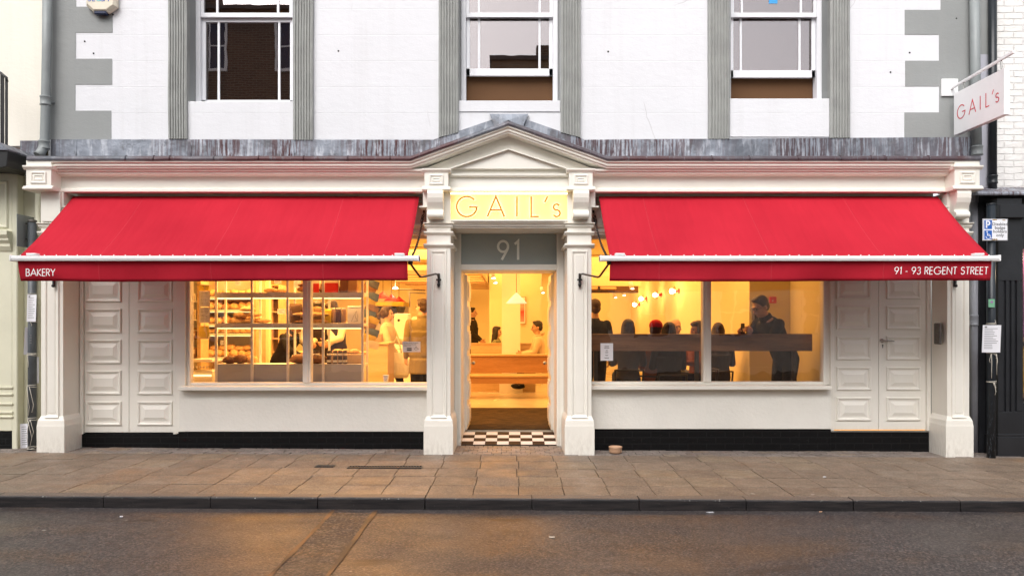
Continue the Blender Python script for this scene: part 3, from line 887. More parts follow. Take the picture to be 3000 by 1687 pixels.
# white cased reveal and timber panel inside the open middle window
q = MB(); q.box(X(1362,9.75), X(1384,9.8), 9.668, 9.95, 4.03, 6); q.build('inner_casing', M['int_white'], B)
q = MB(); q.box(X(1386,10.4), X(1500,10.4), 10.4, 10.5, 4.03, 4.95); q.build('timber_partition', M['bar_wood'], B)
q = MB(); q.box(X(1500,11), X(1700,11), 11.0, 11.1, Z(250,11), 6.9); q.build('upstairs_bulkhead', M['warm_wood'], B)
# plug holes left in the render
for px_, py_ in [(247,122),(273,157),(991,150),(1782,152),(2803,55),(2666,155),(2610,212),(330,44)]:
    q = MB(); q.lathe([(0,-.002),(.009,-.002),(.011,.004)], (X(px_,9.29), UW-.0045, Z(py_,9.3)), 10, axis='y'); q.build('plug_hole', M['ink'], B)

# ---- lead flashing
q = MB()
# upstand on the wall, following the pediment
up_t = [(X(150,9.27),Z(409,9.27)),(X(1270,9.27),Z(410,9.27)),(X(1440,9.27),Z(352,9.27)),(X(1489,9.27),Z(350,9.27)),(X(1545,9.27),Z(352,9.27)),(X(1712,9.27),Z(410,9.27)),(X(2850,9.27),Z(402,9.27))]
def band(q, top, zb, y0, y1):
    v = []
    for x, z in top: v += [(x,y0,z),(x,y0,zb),(x,y1,z),(x,y1,zb)]
    fs = []
    for i in range(len(top)-1):
        a, b = 4*i, 4*i+4
        fs += [(a,b,b+1,a+1), (a+2,a+3,b+3,b+2), (a,a+2,b+2,b), (a+1,b+1,b+3,a+3)]
    fs += [(0,1,3,2), (4*len(top)-4, 4*len(top)-2, 4*len(top)-1, 4*len(top)-3)]
    q.add(v, fs)
band(q, up_t, 3.42, 9.262, 9.297)
q.build('lead_upstand', M['lead'], B)
for px_ in (222, 558, 862, 2207, 2700):      # welted joints in the upstand
    q = MB(); q.tube([(X(px_,9.25),9.26,Z(410,9.25)),(X(px_,9.25),9.26,3.45)], .005, 6); q.build('lead_welt', M['lead'], B)
q = MB()
q.add([P(1434,334,9.25), P(1548,334,9.25), P(1532,372,9.22), P(1489,352,9.2), P(1450,372,9.22), P(1434,334,9.285), P(1548,334,9.285), P(1532,372,9.285), P(1489,352,9.285), P(1450,372,9.285)],
      [(0,4,3,2,1),(5,6,7,8,9),(0,1,6,5),(1,2,7,6),(2,3,8,7),(3,4,9,8),(4,0,5,9)])
q.build('lead_saddle', M['lead'], B)
H_PED = .4065
path = [(X(72,8.8),0),(-1.172,0),(XC,H_PED),(1.097,0),(X(2880,8.8),0)]
def fine_path(path, step=.11, amp=.004, seed=0):
    out = []
    for (x0,h0),(x1,h1) in zip(path[:-1], path[1:]):
        n = max(1, int((x1-x0)/step))
        for i in range(n):
            t_ = i/n; x = x0+(x1-x0)*t_
            out.append((x, h0+(h1-h0)*t_ + amp*mnoise.noise(Vector((x*4,seed,0)))))
    out.append(path[-1]); return out
q = MB()
q.extrude_path([(8.838,3.405),(8.833,3.425),(8.840,3.450),(8.865,3.463),(9.0,3.474),(9.26,3.50),(9.26,3.42),(8.85,3.4125)], fine_path(path))
q.build('lead_edge', M['lead_edge'], B)
for px_ in (360,442,490,620,752,885,1015,1140,2090,2200,2343,2470,2560,2600,2730):
    x = X(px_,8.79)
    q = MB(); q.tube([(x,8.834,3.408),(x+.004,8.829,3.43),(x,8.838,3.453),(x,8.88,3.468)], .008, 6); q.build('lead_roll', M['lead_edge'], B)
# ---- cornice, frieze, pediment
q = MB()
crown = [(8.85,3.412),(8.85,3.387),(8.872,3.385),(8.874,3.378),(8.874,3.350),(8.893,3.347),(8.895,3.326),(9.12,3.326),(9.12,3.412)]
xl, xr = -5.31, 5.10
q.extrude_path(crown, [(xl,0),(-1.172,0),(XC,H_PED),(1.097,0),(xr,0)])
q.build('crown_moulding', M['cream'], B, bevel=.0025)
q = MB()
low = [(8.925,3.326),(8.925,3.302),(8.950,3.299),(8.953,3.296),(8.953,3.274),(8.99,3.270),(9.01,3.262),(9.05,3.258),(9.12,3.258),(9.12,3.3255)]
q.extrude_x(low, xl, -1.02); q.extrude_x(low, .935, xr)
q.build('bed_moulding', M['cream'], B, bevel=.002)
q = MB()
q.extrude_x([(9.0,3.285),(9.002,3.262),(9.02,3.252),(9.05,3.248),(9.05,3.285)], -.735, .66)
q.build('pediment_fillet', M['cream'], B, bevel=.002)
q = MB()
q.box(xl, xr, 9.05, 9.12, 3.07, 3.3)
q.extrude_y([(-1.172,3.3),(1.097,3.3),(XC,3.3+H_PED+.03)], 9.052, 9.122)
q.build('frieze', M['cream'], B)
q = MB()   # raised triangular panel edge on the tympanum
def strip2(q, a, b, w, y0, y1):
    a = Vector(a); b = Vector(b); d = (b-a).normalized(); n = Vector((-d.y, d.x))*w/2
    q.extrude_y([(a.x-n.x,a.y-n.y),(b.x-n.x,b.y-n.y),(b.x+n.x,b.y+n.y),(a.x+n.x,a.y+n.y)], y0, y1)
ap = (XC, Z(441,9.04)); bl = (X(1322,9.04), Z(497,9.04)); br_ = (X(1658,9.04), Z(497,9.04))
q.extrude_y([(bl[0],bl[1]),(br_[0],br_[1]),ap], 8.998, 9.0515)
q.build('tympanum_panel', M['cream'], B, bevel=.002)
for e_ in (bl, br_):
    q = MB(); strip2(q, e_, ap, .012, 8.955, 8.9975); q.build('tympanum_moulding', M['cream'], B)
q = MB()
low2 = [(8.985,3.088),(8.985,3.068),(9.0,3.066),(9.19,3.064),(9.19,3.09),(9.05,3.115),(9.05,3.125),(9.035,3.122),(9.025,3.105),(9.0,3.10)]
q.extrude_x([(9.05,3.128),(9.035,3.126),(9.022,3.112),(9.0,3.106),(8.988,3.098),(8.988,3.072),(9.0,3.066),(9.08,3.066),(9.08,3.128)], xl, xr)
q.build('lower_moulding', M['cream'], B, bevel=.0015)
def nested(q, x0, x1, z0, z1, y, prof, axis='y', sgn=-1):
    # nested rectangles facing -Y (or along x)
    rect = []
    for ins, out in prof:
        rect.append([(x0+ins,z0+ins),(x1-ins,z0+ins),(x1-ins,z1-ins),(x0+ins,z1-ins)])
    v = []
    for r_, (ins, out) in zip(rect, prof):
        for a, b in r_:
            v.append((a, y+sgn*out, b) if axis == 'y' else (y+sgn*out, a, b))
    fs = [(4*i+j, 4*i+(j+1)%4, 4*i+4+(j+1)%4, 4*i+4+j) for i in range(len(prof)-1) for j in range(4)]
    k = 4*(len(prof)-1)
    fs.append((k,k+1,k+2,k+3))
    q.add(v, fs)
# blocks over the pilasters
def head_block(x0, x1, yf, ztop, capz):
    q = MB(); q.box(x0, x1, yf, 9.2, 3.085, ztop)
    e = .028
    q.extrude_x([(9.15,capz+.022),(yf-e,capz+.022),(yf-e,capz+.004),(yf-e*.6,capz-.006),(yf-.004,capz-.022),(9.15,capz-.022)], x0-e, x1+e)
    q.extrude_x([(9.15,3.115),(yf-.004,3.115),(yf-e*.6,3.10),(yf-e,3.094),(yf-e,3.076),(yf-.01,3.066),(9.15,3.066)], x0-e, x1+e)
    ph = (capz-.022-3.115)
    nested(q, x0+.055, x1-.055, 3.115+ph*.14, capz-.022-ph*.14, yf, [(0,0),(0,.010),(.008,.016),(.018,.014),(.024,.003),(.036,.003),(.040,.012),(.046,.012),(.05,.004)])
    return q.build('corbel_block', M['cream'], B, bevel=.002)
BLK = [(-5.60,-5.31,8.85,3.408,3.325),(5.10,5.39,8.85,3.408,3.325),(-1.015,-.739,8.90,3.318,3.30),(.661,.935,8.90,3.318,3.30)]
for a in BLK: head_block(*a)
# scroll brackets
def scroll(x0, x1):
    q = MB()
    pr = [(9.2,3.066)]
    pr += [(8.845,3.066),(8.838,3.03),(8.842,2.98),(8.858,2.93),(8.885,2.885),(8.905,2.855),(8.905,2.83)]
    pr += [(8.895-.035*math.sin(R(a)), 2.79+.04*math.cos(R(a))) for a in (10,40,70,100,130,160,180)]
    pr += [(8.93,2.748),(9.2,2.748)]
    q.extrude_x(pr, x0, x1)
    return q.build('scroll_bracket', M['cream'], B, bevel=.004, segs=2)
SCR = [(-.978,-.795),(.706,.890),(5.126,5.29)]
part_left = MB(); part_left.box(-5.50,-5.27,8.96,9.2,2.72,3.066); part_left.build('plain_bracket', M['cream'], B, bevel=.003)
for a in SCR: scroll(*a)
# pilasters
def pilaster(x0, x1, deep, zb, px):
    p = MB()
    p.box(x0, x1, 9.0, deep, .30, 3.066)
    pil = p.build('pilaster', M['cream'], B, bevel=.003)
    def ring(zt, h, e, nm):
        q = MB(); m_ = h
        pr = [(0,zt),(-e,zt),(-e,zt-h*.35),(-e*.7,zt-h*.55),(-e*.35,zt-h*.75),(0,zt-h)]
        # front
        q.extrude_x([(9.0+y, z) for y, z in pr] + [(9.05,zt-h),(9.05,zt)], x0-e, x1+e)
        q.box(x0-e, x0, 9.05, deep, zt-h*.6, zt); q.box(x1, x1+e, 9.05, deep, zt-h*.6, zt)
        q.build(nm, M['cream'], pil, bevel=.0025)
    ring(2.708, .026, .038, 'cap_moulding'); ring(2.680, .034, .024, 'cap_moulding')
    ring(2.606, .045, .032, 'necking'); ring(2.463, .052, .034, 'necking')
    q = MB(); nested(q, x0+.045, x1-.045, .435, 2.385, 9.0, [(0,0),(0,.010),(.007,.016),(.020,.013),(.028,.001),(.046,.001),(.05,.006)])
    q.extrude_x([(9.0,.452),(8.985,.452),(8.978,.44),(8.972,.43),(9.0,.43)], x0+.05, x1-.05)
    q.build('shaft_panel', M['cream'], pil)
    b = MB(); e = .033
    zt = .396
    v = []
    for (z, o) in [(-.16, e), (.33, e), (.352, e*.9), (.395, e*.78), (zt+.055, .0)]:
        v += [(x0-o*1.0,9.0-o,z),(x1+o,9.0-o,z),(x1+o,deep-.004 if o else deep-.004,z),(x0-o,deep-.004,z)]
    fs = []
    for k in range(4):
        for i in range(4):
            j = (i+1)%4; fs.append((4*k+i,4*k+j,4*k+4+j,4*k+4+i))
    fs.append((16,17,18,19))
    b.add(v, fs)
    b.build('pilaster_base', M['cream'], pil, bevel=.004)
pilaster(-1.0, -.72, 9.62, 0, 0)
pilaster(.648, .932, 9.62, 0, 0)
pilaster(-5.52, -5.26, 9.34, 0, 0)
pilaster(5.10, 5.36, 9.34, 0, 0)
# ---- shopfront infill walls
def part(name, m, *boxes, bevel=0, parent=B):
    q = MB()
    for b_ in boxes: q.box(*b_)
    return q.build(name, m, parent, bevel=bevel)
part('stall_riser', M['cream_rough'], (-4.03,-1.0,9.30,9.42,.222,.725), bevel=.004)
part('stall_riser', M['cream_rough'], (.932,3.865,9.30,9.42,.252,.735), bevel=.004)
part('window_sill', M['cream'], (-4.0,-1.0,9.19,9.42,.727,.775), bevel=.006)
part('window_sill', M['cream'], (.932,3.83,9.19,9.42,.737,.785), bevel=.006)
part('plinth', M['black_brick'], (-5.26,-4.05,9.335,9.42,-.2,.195), bevel=.003)
part('plinth', M['black_brick'], (-4.05,-1.0,9.318,9.44,-.2,.218), bevel=.003)
part('plinth', M['black_brick'], (.932,3.87,9.318,9.44,-.2,.248), bevel=.003)
part('plinth', M['black_brick'], (3.87,5.10,9.335,9.42,-.2,.215), bevel=.003)
part('window_head_board', M['cream'], (-5.26,-1.0,9.30,9.42,2.60,3.42), (.932,5.10,9.30,9.42,2.60,3.42))
q = MB()
for a, b in ((-5.26,-1.0),(.932,5.10)):
    q.extrude_x([(9.30,2.735),(9.262,2.735),(9.262,2.716),(9.275,2.708),(9.28,2.69),(9.29,2.68),(9.30,2.675)], a, b)
    q.extrude_x([(9.30,2.655),(9.285,2.65),(9.285,2.63),(9.30,2.625)], a, b)
q.build('head_moulding', M['cream'], B)
# shop windows
def shop_window(x0, x1, z0, m0, m1, inner_l, inner_r):
    q = MB()
    for (a, b) in ((x0, inner_l), (inner_r, x1)):
        q.box(a, b, 9.36, 9.46, z0, 2.6)
    q.box(inner_l, inner_r, 9.36, 9.46, z0, z0+.035); q.box(inner_l, inner_r, 9.36, 9.46, 2.56, 2.6)
    w = q.build('shop_window', M['cream'], B, bevel=.005)
    q = MB(); q.box(m0, m1, 9.345, 9.47, z0+.035, 2.56)
    q.box(m0+.028, m1-.028, 9.33, 9.345, z0+.035, 2.56)
    q.build('mullion', M['cream'], w, bevel=.004)
    q = MB(); q.box(inner_l, m0, 9.415, 9.421, z0+.035, 2.56); q.build('pane', M['glass_shop'], w)
    q = MB(); q.box(m1, inner_r, 9.415, 9.421, z0+.035, 2.56); q.build('pane', M['glass_shop'], w)
    q = MB()
    for a, s_ in ((inner_l, 1), (inner_r, -1)):
        q = MB(); q.box(a, a-s_*.02, 9.345, 9.36, z0, 2.58); q.build('frame_bead', M['cream'], w, bevel=.003)
    return w
shop_window(-3.965, -1.0, .775, -2.548, -2.452, -3.92, -1.03)
shop_window(.932, 3.88, .785, 2.328, 2.424, .965, 3.79)
part('window_post', M['cream'], (-4.09,-3.965,9.32,9.44,.195,2.6), bevel=.004)
# panelled double doors
PANEL = [(0,0),(0,.012),(.008,.020),(.024,.015),(.032,.002),(.052,.002),(.088,.014),(.092,.018)]
def double_door(x0, xm, x1, zb, ztop, pan, zrow, hrow, pitch, left):
    q = MB(); q.box(x0-.045, x0-.002, 9.33, 9.43, zb-.02, ztop+.05); q.box(x1+.002, x1+.05, 9.33, 9.43, zb-.02, ztop+.05)
    d = q.build('panelled_double_door', M['cream'], B, bevel=.004)
    for k, (a, b) in enumerate(((x0, xm-.0025), (xm+.0025, x1))):
        q = MB(); q.box(a, b, 9.36, 9.40, zb, ztop)
        for r_ in range(7):
            z0 = zrow + pitch*r_
            if z0+hrow > ztop: break
            nested(q, pan[k][0], pan[k][1], z0, z0+hrow, 9.36, PANEL)
        q.build('door_leaf', M['cream'], d, bevel=.0015)
    return d
double_door(-5.21, -4.667, -4.12, .205, 2.58, [(-5.19,-4.76),(-4.563,-4.135)], .290, .292, .3757, 1)
dd = double_door(3.915, 4.468, 5.042, .237, 2.58, [(3.952,4.372),(4.559,4.975)], .348, .285, .3695, 0)
part('threshold_strip', M['steel'], (3.88,5.06,9.315,9.35,.215,.232), parent=dd)
part('light_gap', M['orange_gap_glow'], (3.92,5.03,9.352,9.358,.2325,.2365), parent=dd)  # glowing strip stands in for the orange light above the threshold
q = MB()
hx, hz = X(2587,9.33), Z(998,9.33)
q.lathe([(.0,-.034),(.010,-.034),(.010,-.006),(.024,-.006),(.026,0)], (hx,9.358,hz), 16, axis='y')
q.tube([(hx,9.326,hz),(hx+.04,9.322,hz+.006),(hx+.09,9.322,hz+.004),(hx+.135,9.326,hz-.006)], [.010,.0085,.0075,.006], 10)
q.build('lever_handle', M['steel'], dd)
q = MB(); q.lathe([(0,-.004),(.008,-.004),(.009,0)], (X(2587,9.35),9.359,Z(1011,9.35)), 12, axis='y'); q.box(X(2587,9.35)-.0035, X(2587,9.35)+.0035, 9.355, 9.359, Z(1019,9.35), Z(1012,9.35))
q.build('keyhole', M['ink'], dd)
# ---- entrance porch
part('porch_jamb', M['cream'], (-.72,-.64,9.62,10.36,-.1,2.66), bevel=.004)
part('porch_jamb', M['cream'], (.56,.648,9.62,10.36,-.1,2.66), bevel=.004)
part('jamb_bead', M['cream'], (-.655,-.628,10.2,10.3,.085,2.19), (.548,.575,10.2,10.3,.085,2.19), bevel=.002)
part('jamb_bead', M['cream'], (-.668,-.64,9.606,9.62,.0,2.655), (.56,.588,9.606,9.62,.0,2.655), bevel=.003)
part('transom_rail', M['cream'], (-.64,.56,9.62,10.36,2.198,2.268), bevel=.004)
part('door_lintel', M['cream'], (-.72,.648,9.06,9.66,2.655,2.74), bevel=.002)
part('porch_back_board', M['cream'], (-.72,.648,9.66,9.72,2.66,3.4))
part('over_door_wall', M['int_wall'], (-.64,.56,10.30,10.36,2.27,2.9))
q = MB(); q.extrude_x([(9.06,2.745),(8.985,2.745),(8.985,2.728),(9.0,2.722),(9.01,2.705),(9.03,2.70),(9.04,2.675),(9.06,2.672)], -.72, .648)
q.build('lintel_moulding', M['cream'], B, bevel=.0015)
tr = part('transom_window', M['frost'], (-.638,.558,9.655,9.662,2.270,2.652))
q = MB()
s91 = [X(1455,9.65), 0, Z(757,9.65)]
stroke_text(q, '9', (X(1459,9.65),9.654,Z(761,9.65)), .236, .030, .002)
stroke_text(q, '1', (X(1508,9.65),9.654,Z(761,9.65)), .236, .030, .002)
q.build('etched_number', M['frost_digit'], tr)
# checkered tiled step
q = MB(); w = (.56+.64)/8
for r_ in range(4):
    for c in range(8):
        y0 = 9.64 + r_*.155; y1 = y0+.155; x0 = -.64+c*w; x1 = x0+w
        za = .012 + (y0-9.64)*.11; zb_ = .012 + (y1-9.64)*.11
        g = .0015
        q.add([(x0+g,y0+g,za),(x1-g,y0+g,za),(x1-g,y1-g,zb_),(x0+g,y1-g,zb_)], [(0,1,2,3)], 0 if (r_+c)%2 else 1)
q.extrude_x([(9.64,.011),(9.64,-.1),(10.26,-.1),(10.26,.0795)], -.64, .56, 2)
q.build('tiled_step', [M['tile_w'], M['tile_b'], M['joint']], B)
# open door leaves, hinged at the back of the porch
def leaf(xh, s_):
    ang = R(.6)
    root = MB()
    L = .60; th = .036
    def T(u, t_, z):      # u along the leaf, t_ across towards the opening
        x = xh + s_*(t_*math.cos(ang) + u*math.sin(ang)); y = 10.30 + u*math.cos(ang) - t_*math.sin(ang)
        return (x, y, z)
    def bx(q, u0,u1,t0,t1,z0,z1):
        v = [T(u,t_,z) for z in (z0,z1) for (u,t_) in ((u0,t0),(u1,t0),(u1,t1),(u0,t1))]
        q.add(v, [(0,1,2,3),(4,5,6,7),(0,1,5,4),(1,2,6,5),(2,3,7,6),(3,0,4,7)])
    bx(root, 0, L, 0, th, .10, 2.18)
    d = root.build('entrance_door_leaf', M['cream'], B, bevel=.002)
    q = MB()
    for k in range(6):
        z0 = .16+k*.335; bx(q, .09, L-.06, th, th+.014, z0, z0+.255); bx(q, .13, L-.10, th+.0145, th+.022, z0+.04, z0+.215)
    q.build('raised_panel', M['cream'], d, bevel=.002)
    q = MB(); a = T(L-.06, th, .97); b = T(L-.06, th+.055, .97)
    q.tube([a, b], .009, 10); q.ball(b, (.026,.026,.026), 14, 8)
    q.build('door_knob', M['steel'], d)
leaf(-.639, 1); leaf(.559, -1)
# entry-phone box on the return of the right pilaster
part('door_entry_box', M['galv'], (5.035,5.068,9.05,9.17,Z(1008,9.11),Z(946,9.11)), bevel=.008)

# ---- lit name panel over the door
SG = thing('illuminated_sign', 'glowing warm yellow name panel with copper letters above the doorway', 'sign', (XC, 9.1, 2.74))
q = MB(); sx0, sx1 = X(1317,9.02), X(1663,9.02); sz0, sz1 = Z(644,9.02), Z(569,9.02)
q.box(sx0, sx1, 9.02, 9.075, sz0, sz1)
q.build('sign_panel', M['sign_face'], SG, bevel=.002)
q = MB(); q.box(sx0, sx1, 9.012, 9.08, sz0-.012, sz0-.001); q.build('bottom_trim', M['cream'], SG)
q = MB(); q.box(sx0-.03, sx1+.03, 9.04, 9.048, 3.052, 3.064); q.build('led_strip', M['sign_led'], SG)
q = MB(); q.box(sx0+.03, sx1-.03, 9.078, 9.084, sz0+.02, sz1-.02); q.build('led_strip', M['sign_led'], SG)
h = .236; z0 = Z(635,9.0)
for ch, px_ in (('G',1338),('A',1428),('I',1514.5),('L',1556),("'",1594),('s',1620)):
    q = MB(); stroke_text(q, ch, (X(px_,9.0), 9.0, z0), h, .0195, .006)
    lt = q.build('letter', M['sign_letter'], SG)
    q = MB(); stroke_text(q, ch, (X(px_,9.0), 9.005, z0), h, .009, .003)
    q.build('halo_light', M['sign_halo'], lt)
part('sign_recess_lining', M['cream'], (-.795,.71,9.10,9.12,2.745,3.066))

# ============================================================ AWNINGS
def awning(x0, x1, bx0, bx1, label, txt, tx, tz, th, tw, slant, arm_in, sgn, n_gr):
    A = thing('shop_awning', label, 'awning', ((x0+x1)/2, 9.15, 3.0), group='red awnings over the shop windows')
    YT, ZT, YB, ZB = 9.10, 3.032, 8.09, 2.236
    nx, ny = 60, 14; v = []; mb = MB()
    for j in range(ny+1):
        t_ = j/ny
        for i in range(nx+1):
            s_ = i/nx; x = x0+(x1-x0)*s_
            sag = -.028*math.sin(math.pi*t_)*(1+.3*math.sin(s_*9)) + .016*mnoise.noise(Vector((x*1.1+t_*1.3, t_*1.5, x0)))*math.sin(math.pi*t_)
            v.append((x, YT+(YB-YT)*t_, ZT+(ZB-ZT)*t_+sag))
    fs = [(j*(nx+1)+i, j*(nx+1)+i+1, (j+1)*(nx+1)+i+1, (j+1)*(nx+1)+i) for j in range(ny) for i in range(nx)]
    mb.add(v, fs, 0, True)
    c = mb.build('canopy', M['awning'], A); sm = c.modifiers.new('thickness','SOLIDIFY'); sm.thickness = .002
    mb = MB(); v = []
    nv = 6
    for j in range(nv+1):
        t_ = j/nv
        for i in range(nx+1):
            s_ = i/nx; x = x0+(x1-x0)*s_
            w_ = .014*math.sin(s_*math.pi*7+x0)*t_ + .022*mnoise.noise(Vector((x*1.7, t_, 5)))*t_
            v.append((x + (.018 if x0 < 0 else -.005)*t_*(1-s_)*0, 8.07+w_+.035*t_, 2.195-(.213+.006*math.sin(s_*5)+.006*mnoise.noise(Vector((x*1.3,2,1))))*t_))
    fs = [(j*(nx+1)+i, j*(nx+1)+i+1, (j+1)*(nx+1)+i+1, (j+1)*(nx+1)+i) for j in range(nv) for i in range(nx)]
    mb.add(v, fs, 0, True)
    va = mb.build('valance', M['awning'], A); sm = va.modifiers.new('thickness','SOLIDIFY'); sm.thickness = .002
    q = MB(); stroke_text(q, txt, (tx, 8.028, tz), th, tw, .001, gap=None if txt == 'BAKERY' else .0148, slant=slant)
    q.build('lettering', M['letter_white'], va)
    q = MB(); q.box(bx0, bx1, 8.03, 8.13, 2.188, 2.232); q.box(bx0, bx1, 8.022, 8.03, 2.203, 2.240); q.box(bx0, bx1, 8.10, 8.13, 2.232, 2.248)
    bar = q.build('front_bar', M['bar_white'], A, bevel=.004)
    for e, s_ in ((bx0,1),(bx1,-1)):
        q = MB(); q.box(e, e+s_*.012, 8.018, 8.15, 2.184, 2.25); q.build('end_cap', M['bar_white'], bar, bevel=.004); q = MB(); q.box(e+s_*.16, e+s_*.26, 8.04, 8.12, 2.249, 2.270); q.build('chain_clamp', M['bar_white'], bar, bevel=.004)
    for i in range(n_gr):
        gx = x0+.02+(x1-x0-.04)*i/(n_gr-1)+random.uniform(-.02,.02)
        q = MB(); q.lathe([(0,0),(.0058,0),(.0058,.003)], (gx, 8.085, 2.253), 8, axis='y'); q.build('rivet', M['letter_white'], bar)
    q = MB(); q.tube([(x0-.03,9.165,3.0),(x1+.03,9.165,3.0)], .036, 16); q.build('roller', M['steel'], A)
    q = MB()
    for e, s_ in ((x0,-1),(x1,1)):
        xa, xb = (e+s_*.055, e+s_*.115)
        q = MB(); q.box(xa, xb, 8.992, 9.295, 2.9065, 3.064); q.box(e+s_*.012, xb, 8.990, 9.295, 2.888, 2.906)
        q.build('roller_housing', M['cream'], A, bevel=.003)
    # crank arms
    for xe, s_ in ((bx0+.10,-1),(bx1-.10,1)):
        inner = (s_ == 1 and x0 < 0) or (s_ == -1 and x0 > 0)
        if inner:
            bxp = -.855 if x0 < 0 else .79
            q = MB(); q.tube([(xe,8.09,2.18),(xe+s_*.01,8.10,2.15),(xe+s_*.085,8.22,2.035),(xe+s_*.10,8.25,2.03),(bxp-s_*.03,8.90,2.105),(bxp-s_*.008,8.94,2.10),(bxp,8.96,2.05)], .0115, 10)
            q.ball((xe,8.09,2.175), .028, 10, 6)
            q.build('folding_arm', M['bronze'], A)
            q = MB(); q.box(bxp-.013, bxp+.013, 8.955, 8.985, 1.955, 2.115); q.tube([(bxp-.03,8.955,2.04),(bxp+.03,8.955,2.04)], .012, 8); q.ball((bxp,8.955,1.985), .02, 10, 6); q.ball((bxp,8.955,2.10), .014, 10, 6)
            q.build('arm_bracket', M['black_metal'], A, bevel=.004)
            # chain
            xa = X(1242,9.22) if x0 < 0 else X(1739,9.22); xb = X(1209,8.15) if x0 < 0 else X(1776,8.15)
            q = MB(); q.tube([(xa,9.25,2.925),(xa,9.22,2.86)], .012, 8)
            a = Vector((xa,9.21,2.85)); b = Vector((xb,8.14,2.255)); n = 34
            for i in range(n):
                t_ = (i+.5)/n; c_ = a.lerp(b, t_) + Vector((0,0,-.07*math.sin(math.pi*t_)))
                d = (b-a).normalized(); u = d.orthogonal().normalized(); w_ = d.cross(u)
                if i%2: u, w_ = w_, u
                ring_ = [c_ + d*.027*math.cos(6.283*k/8) + u*.011*math.sin(6.283*k/8) for k in range(9)]
                q.tube(ring_, .0036, 5, cap=False)
            q.tube([a+Vector((-.02 if x0<0 else .02,0,-.02)), a+Vector((-.035 if x0<0 else .035,-.02,-.1)), a+Vector((-.02 if x0<0 else .02,-.04,-.15)), a+Vector((-.01,-.02,-.05))], .005, 6)
            q.build('chain', M['black_metal'], A)
        else:
            bxp = X(158,8.97) if x0 < 0 else X(2798,8.97)
            q = MB(); q.tube([(xe+s_*.0,8.09,2.18),(xe-s_*.02,8.2,2.10),(bxp,8.92,2.10),(bxp,8.96,2.05)], .0115, 10); q.build('folding_arm', M['bronze'], A)
            q = MB(); q.box(bxp-.013, bxp+.013, 8.955, 8.985, 1.955, 2.115); q.tube([(bxp-.03,8.955,2.04),(bxp+.03,8.955,2.04)], .012, 8); q.ball((bxp,8.955,1.97), .02, 10, 6)
            q.build('arm_bracket', M['black_metal'], A, bevel=.004)
    return A
awning(-5.195, -1.098, -5.25, -.972, 'red canvas awning reading BAKERY over the bread display window', 'BAKERY', X(77,8.03), Z(808,8.03), .0715, .0085, 0, 0, 0, 34)
awning(1.03, 5.04, .922, 5.108, 'red canvas awning lettered with the street address over the seating window', '91 - 93 REGENT STREET', X(2620,8.03), Z(803,8.03), .0735, .0078, .08, 0, 0, 33)

# ============================================================ HANGING SIGN
HS = thing('projecting_sign', 'cream box sign with thin red letters hanging from a wall bracket above the right corner', 'sign', (5.30, 9.29, 4.3))
SXF = 5.287
part('sign_board', M['bar_white'], (SXF,SXF+.062,8.25,9.19,3.775,4.275), parent=HS, bevel=.003)
part('wall_plate', M['bar_white'], (X(2758,9.28),X(2806,9.28),9.27,9.295,Z(282,9.28),Z(232,9.28)), parent=HS, bevel=.003)
q = MB(); xa = SXF+.02
q.add([(xa-.014,9.27,4.352),(xa+.014,9.27,4.352),(xa+.014,9.27,4.38),(xa-.014,9.27,4.38),(xa-.014,8.12,4.388),(xa+.014,8.12,4.388),(xa+.014,8.12,4.416),(xa-.014,8.12,4.416)],
      [(0,3,2,1),(4,5,6,7),(0,1,5,4),(1,2,6,5),(2,3,7,6),(3,0,4,7)]); q.build('bracket_arm', M['bar_white'], HS, bevel=.002)
for yy in (9.02, 8.33):
    q = MB(); za = 4.36+(9.27-yy)*.031
    q.tube([(xa,yy,za),(xa,yy-.014,za-.03),(xa,yy-.012,4.30),(xa,yy,4.272),(xa,yy+.012,4.30),(xa,yy+.014,za-.03),(xa,yy,za)], .004, 6); q.build('hook', M['steel'], HS)
q = MB()
for ch, yy in (('G',9.115),('A',8.884),('I',8.67),('L',8.567),("'",8.458),('s',8.395)):
    stroke_text(q, ch, (SXF-.0005, yy, 3.942), .155, .0115, .002, right=(0,-1,0), out=(-1,0,0))
q.build('lettering', M['letter_red'], HS)
for v_ in (): pass
# ============================================================ ALARM BOX
AB = thing('alarm_box', 'cream hexagonal burglar alarm box with blue base on the left quoins', 'alarm', (X(292,9.2), 9.29, Z(0,9.2)))
cx = X(292,9.2)
hexp = [(X(270,9.2),Z(34,9.2)),(X(312,9.2),Z(34,9.2)),(X(337,9.2),Z(17,9.2)),(X(337,9.2),Z(-25,9.2)),(X(312,9.2),Z(-48,9.2)),(X(270,9.2),Z(-48,9.2)),(X(248,9.2),Z(-25,9.2)),(X(248,9.2),Z(14,9.2))]
q = MB(); v = [(a,9.29,b) for a,b in hexp] + [(a,9.235,b) for a,b in hexp] + [(cx+(a-cx)*.84,9.205,Z(-7,9.2)+(b-Z(-7,9.2))*.84) for a,b in hexp]
fs = [(i,(i+1)%8,8+(i+1)%8,8+i) for i in range(8)] + [(8+i,8+(i+1)%8,16+(i+1)%8,16+i) for i in range(8)] + [tuple(range(16,24)), tuple(range(7,-1,-1))]
q.add(v, fs); q.build('housing', M['label'], AB, bevel=.004)
part('strobe_lens', M['navy'], (X(273,9.2),X(309,9.2),9.213,9.28,Z(40,9.2),Z(31,9.2)), parent=AB, bevel=.008)
for i, ch in enumerate('SECOM'):
    font_mesh(ch, .094, (X(256+i*11.5,9.2), 9.2035, Z(4,9.2)), 'lettering', M['teal_ink'] if ch == 'C' else M['blue_ink'], AB)

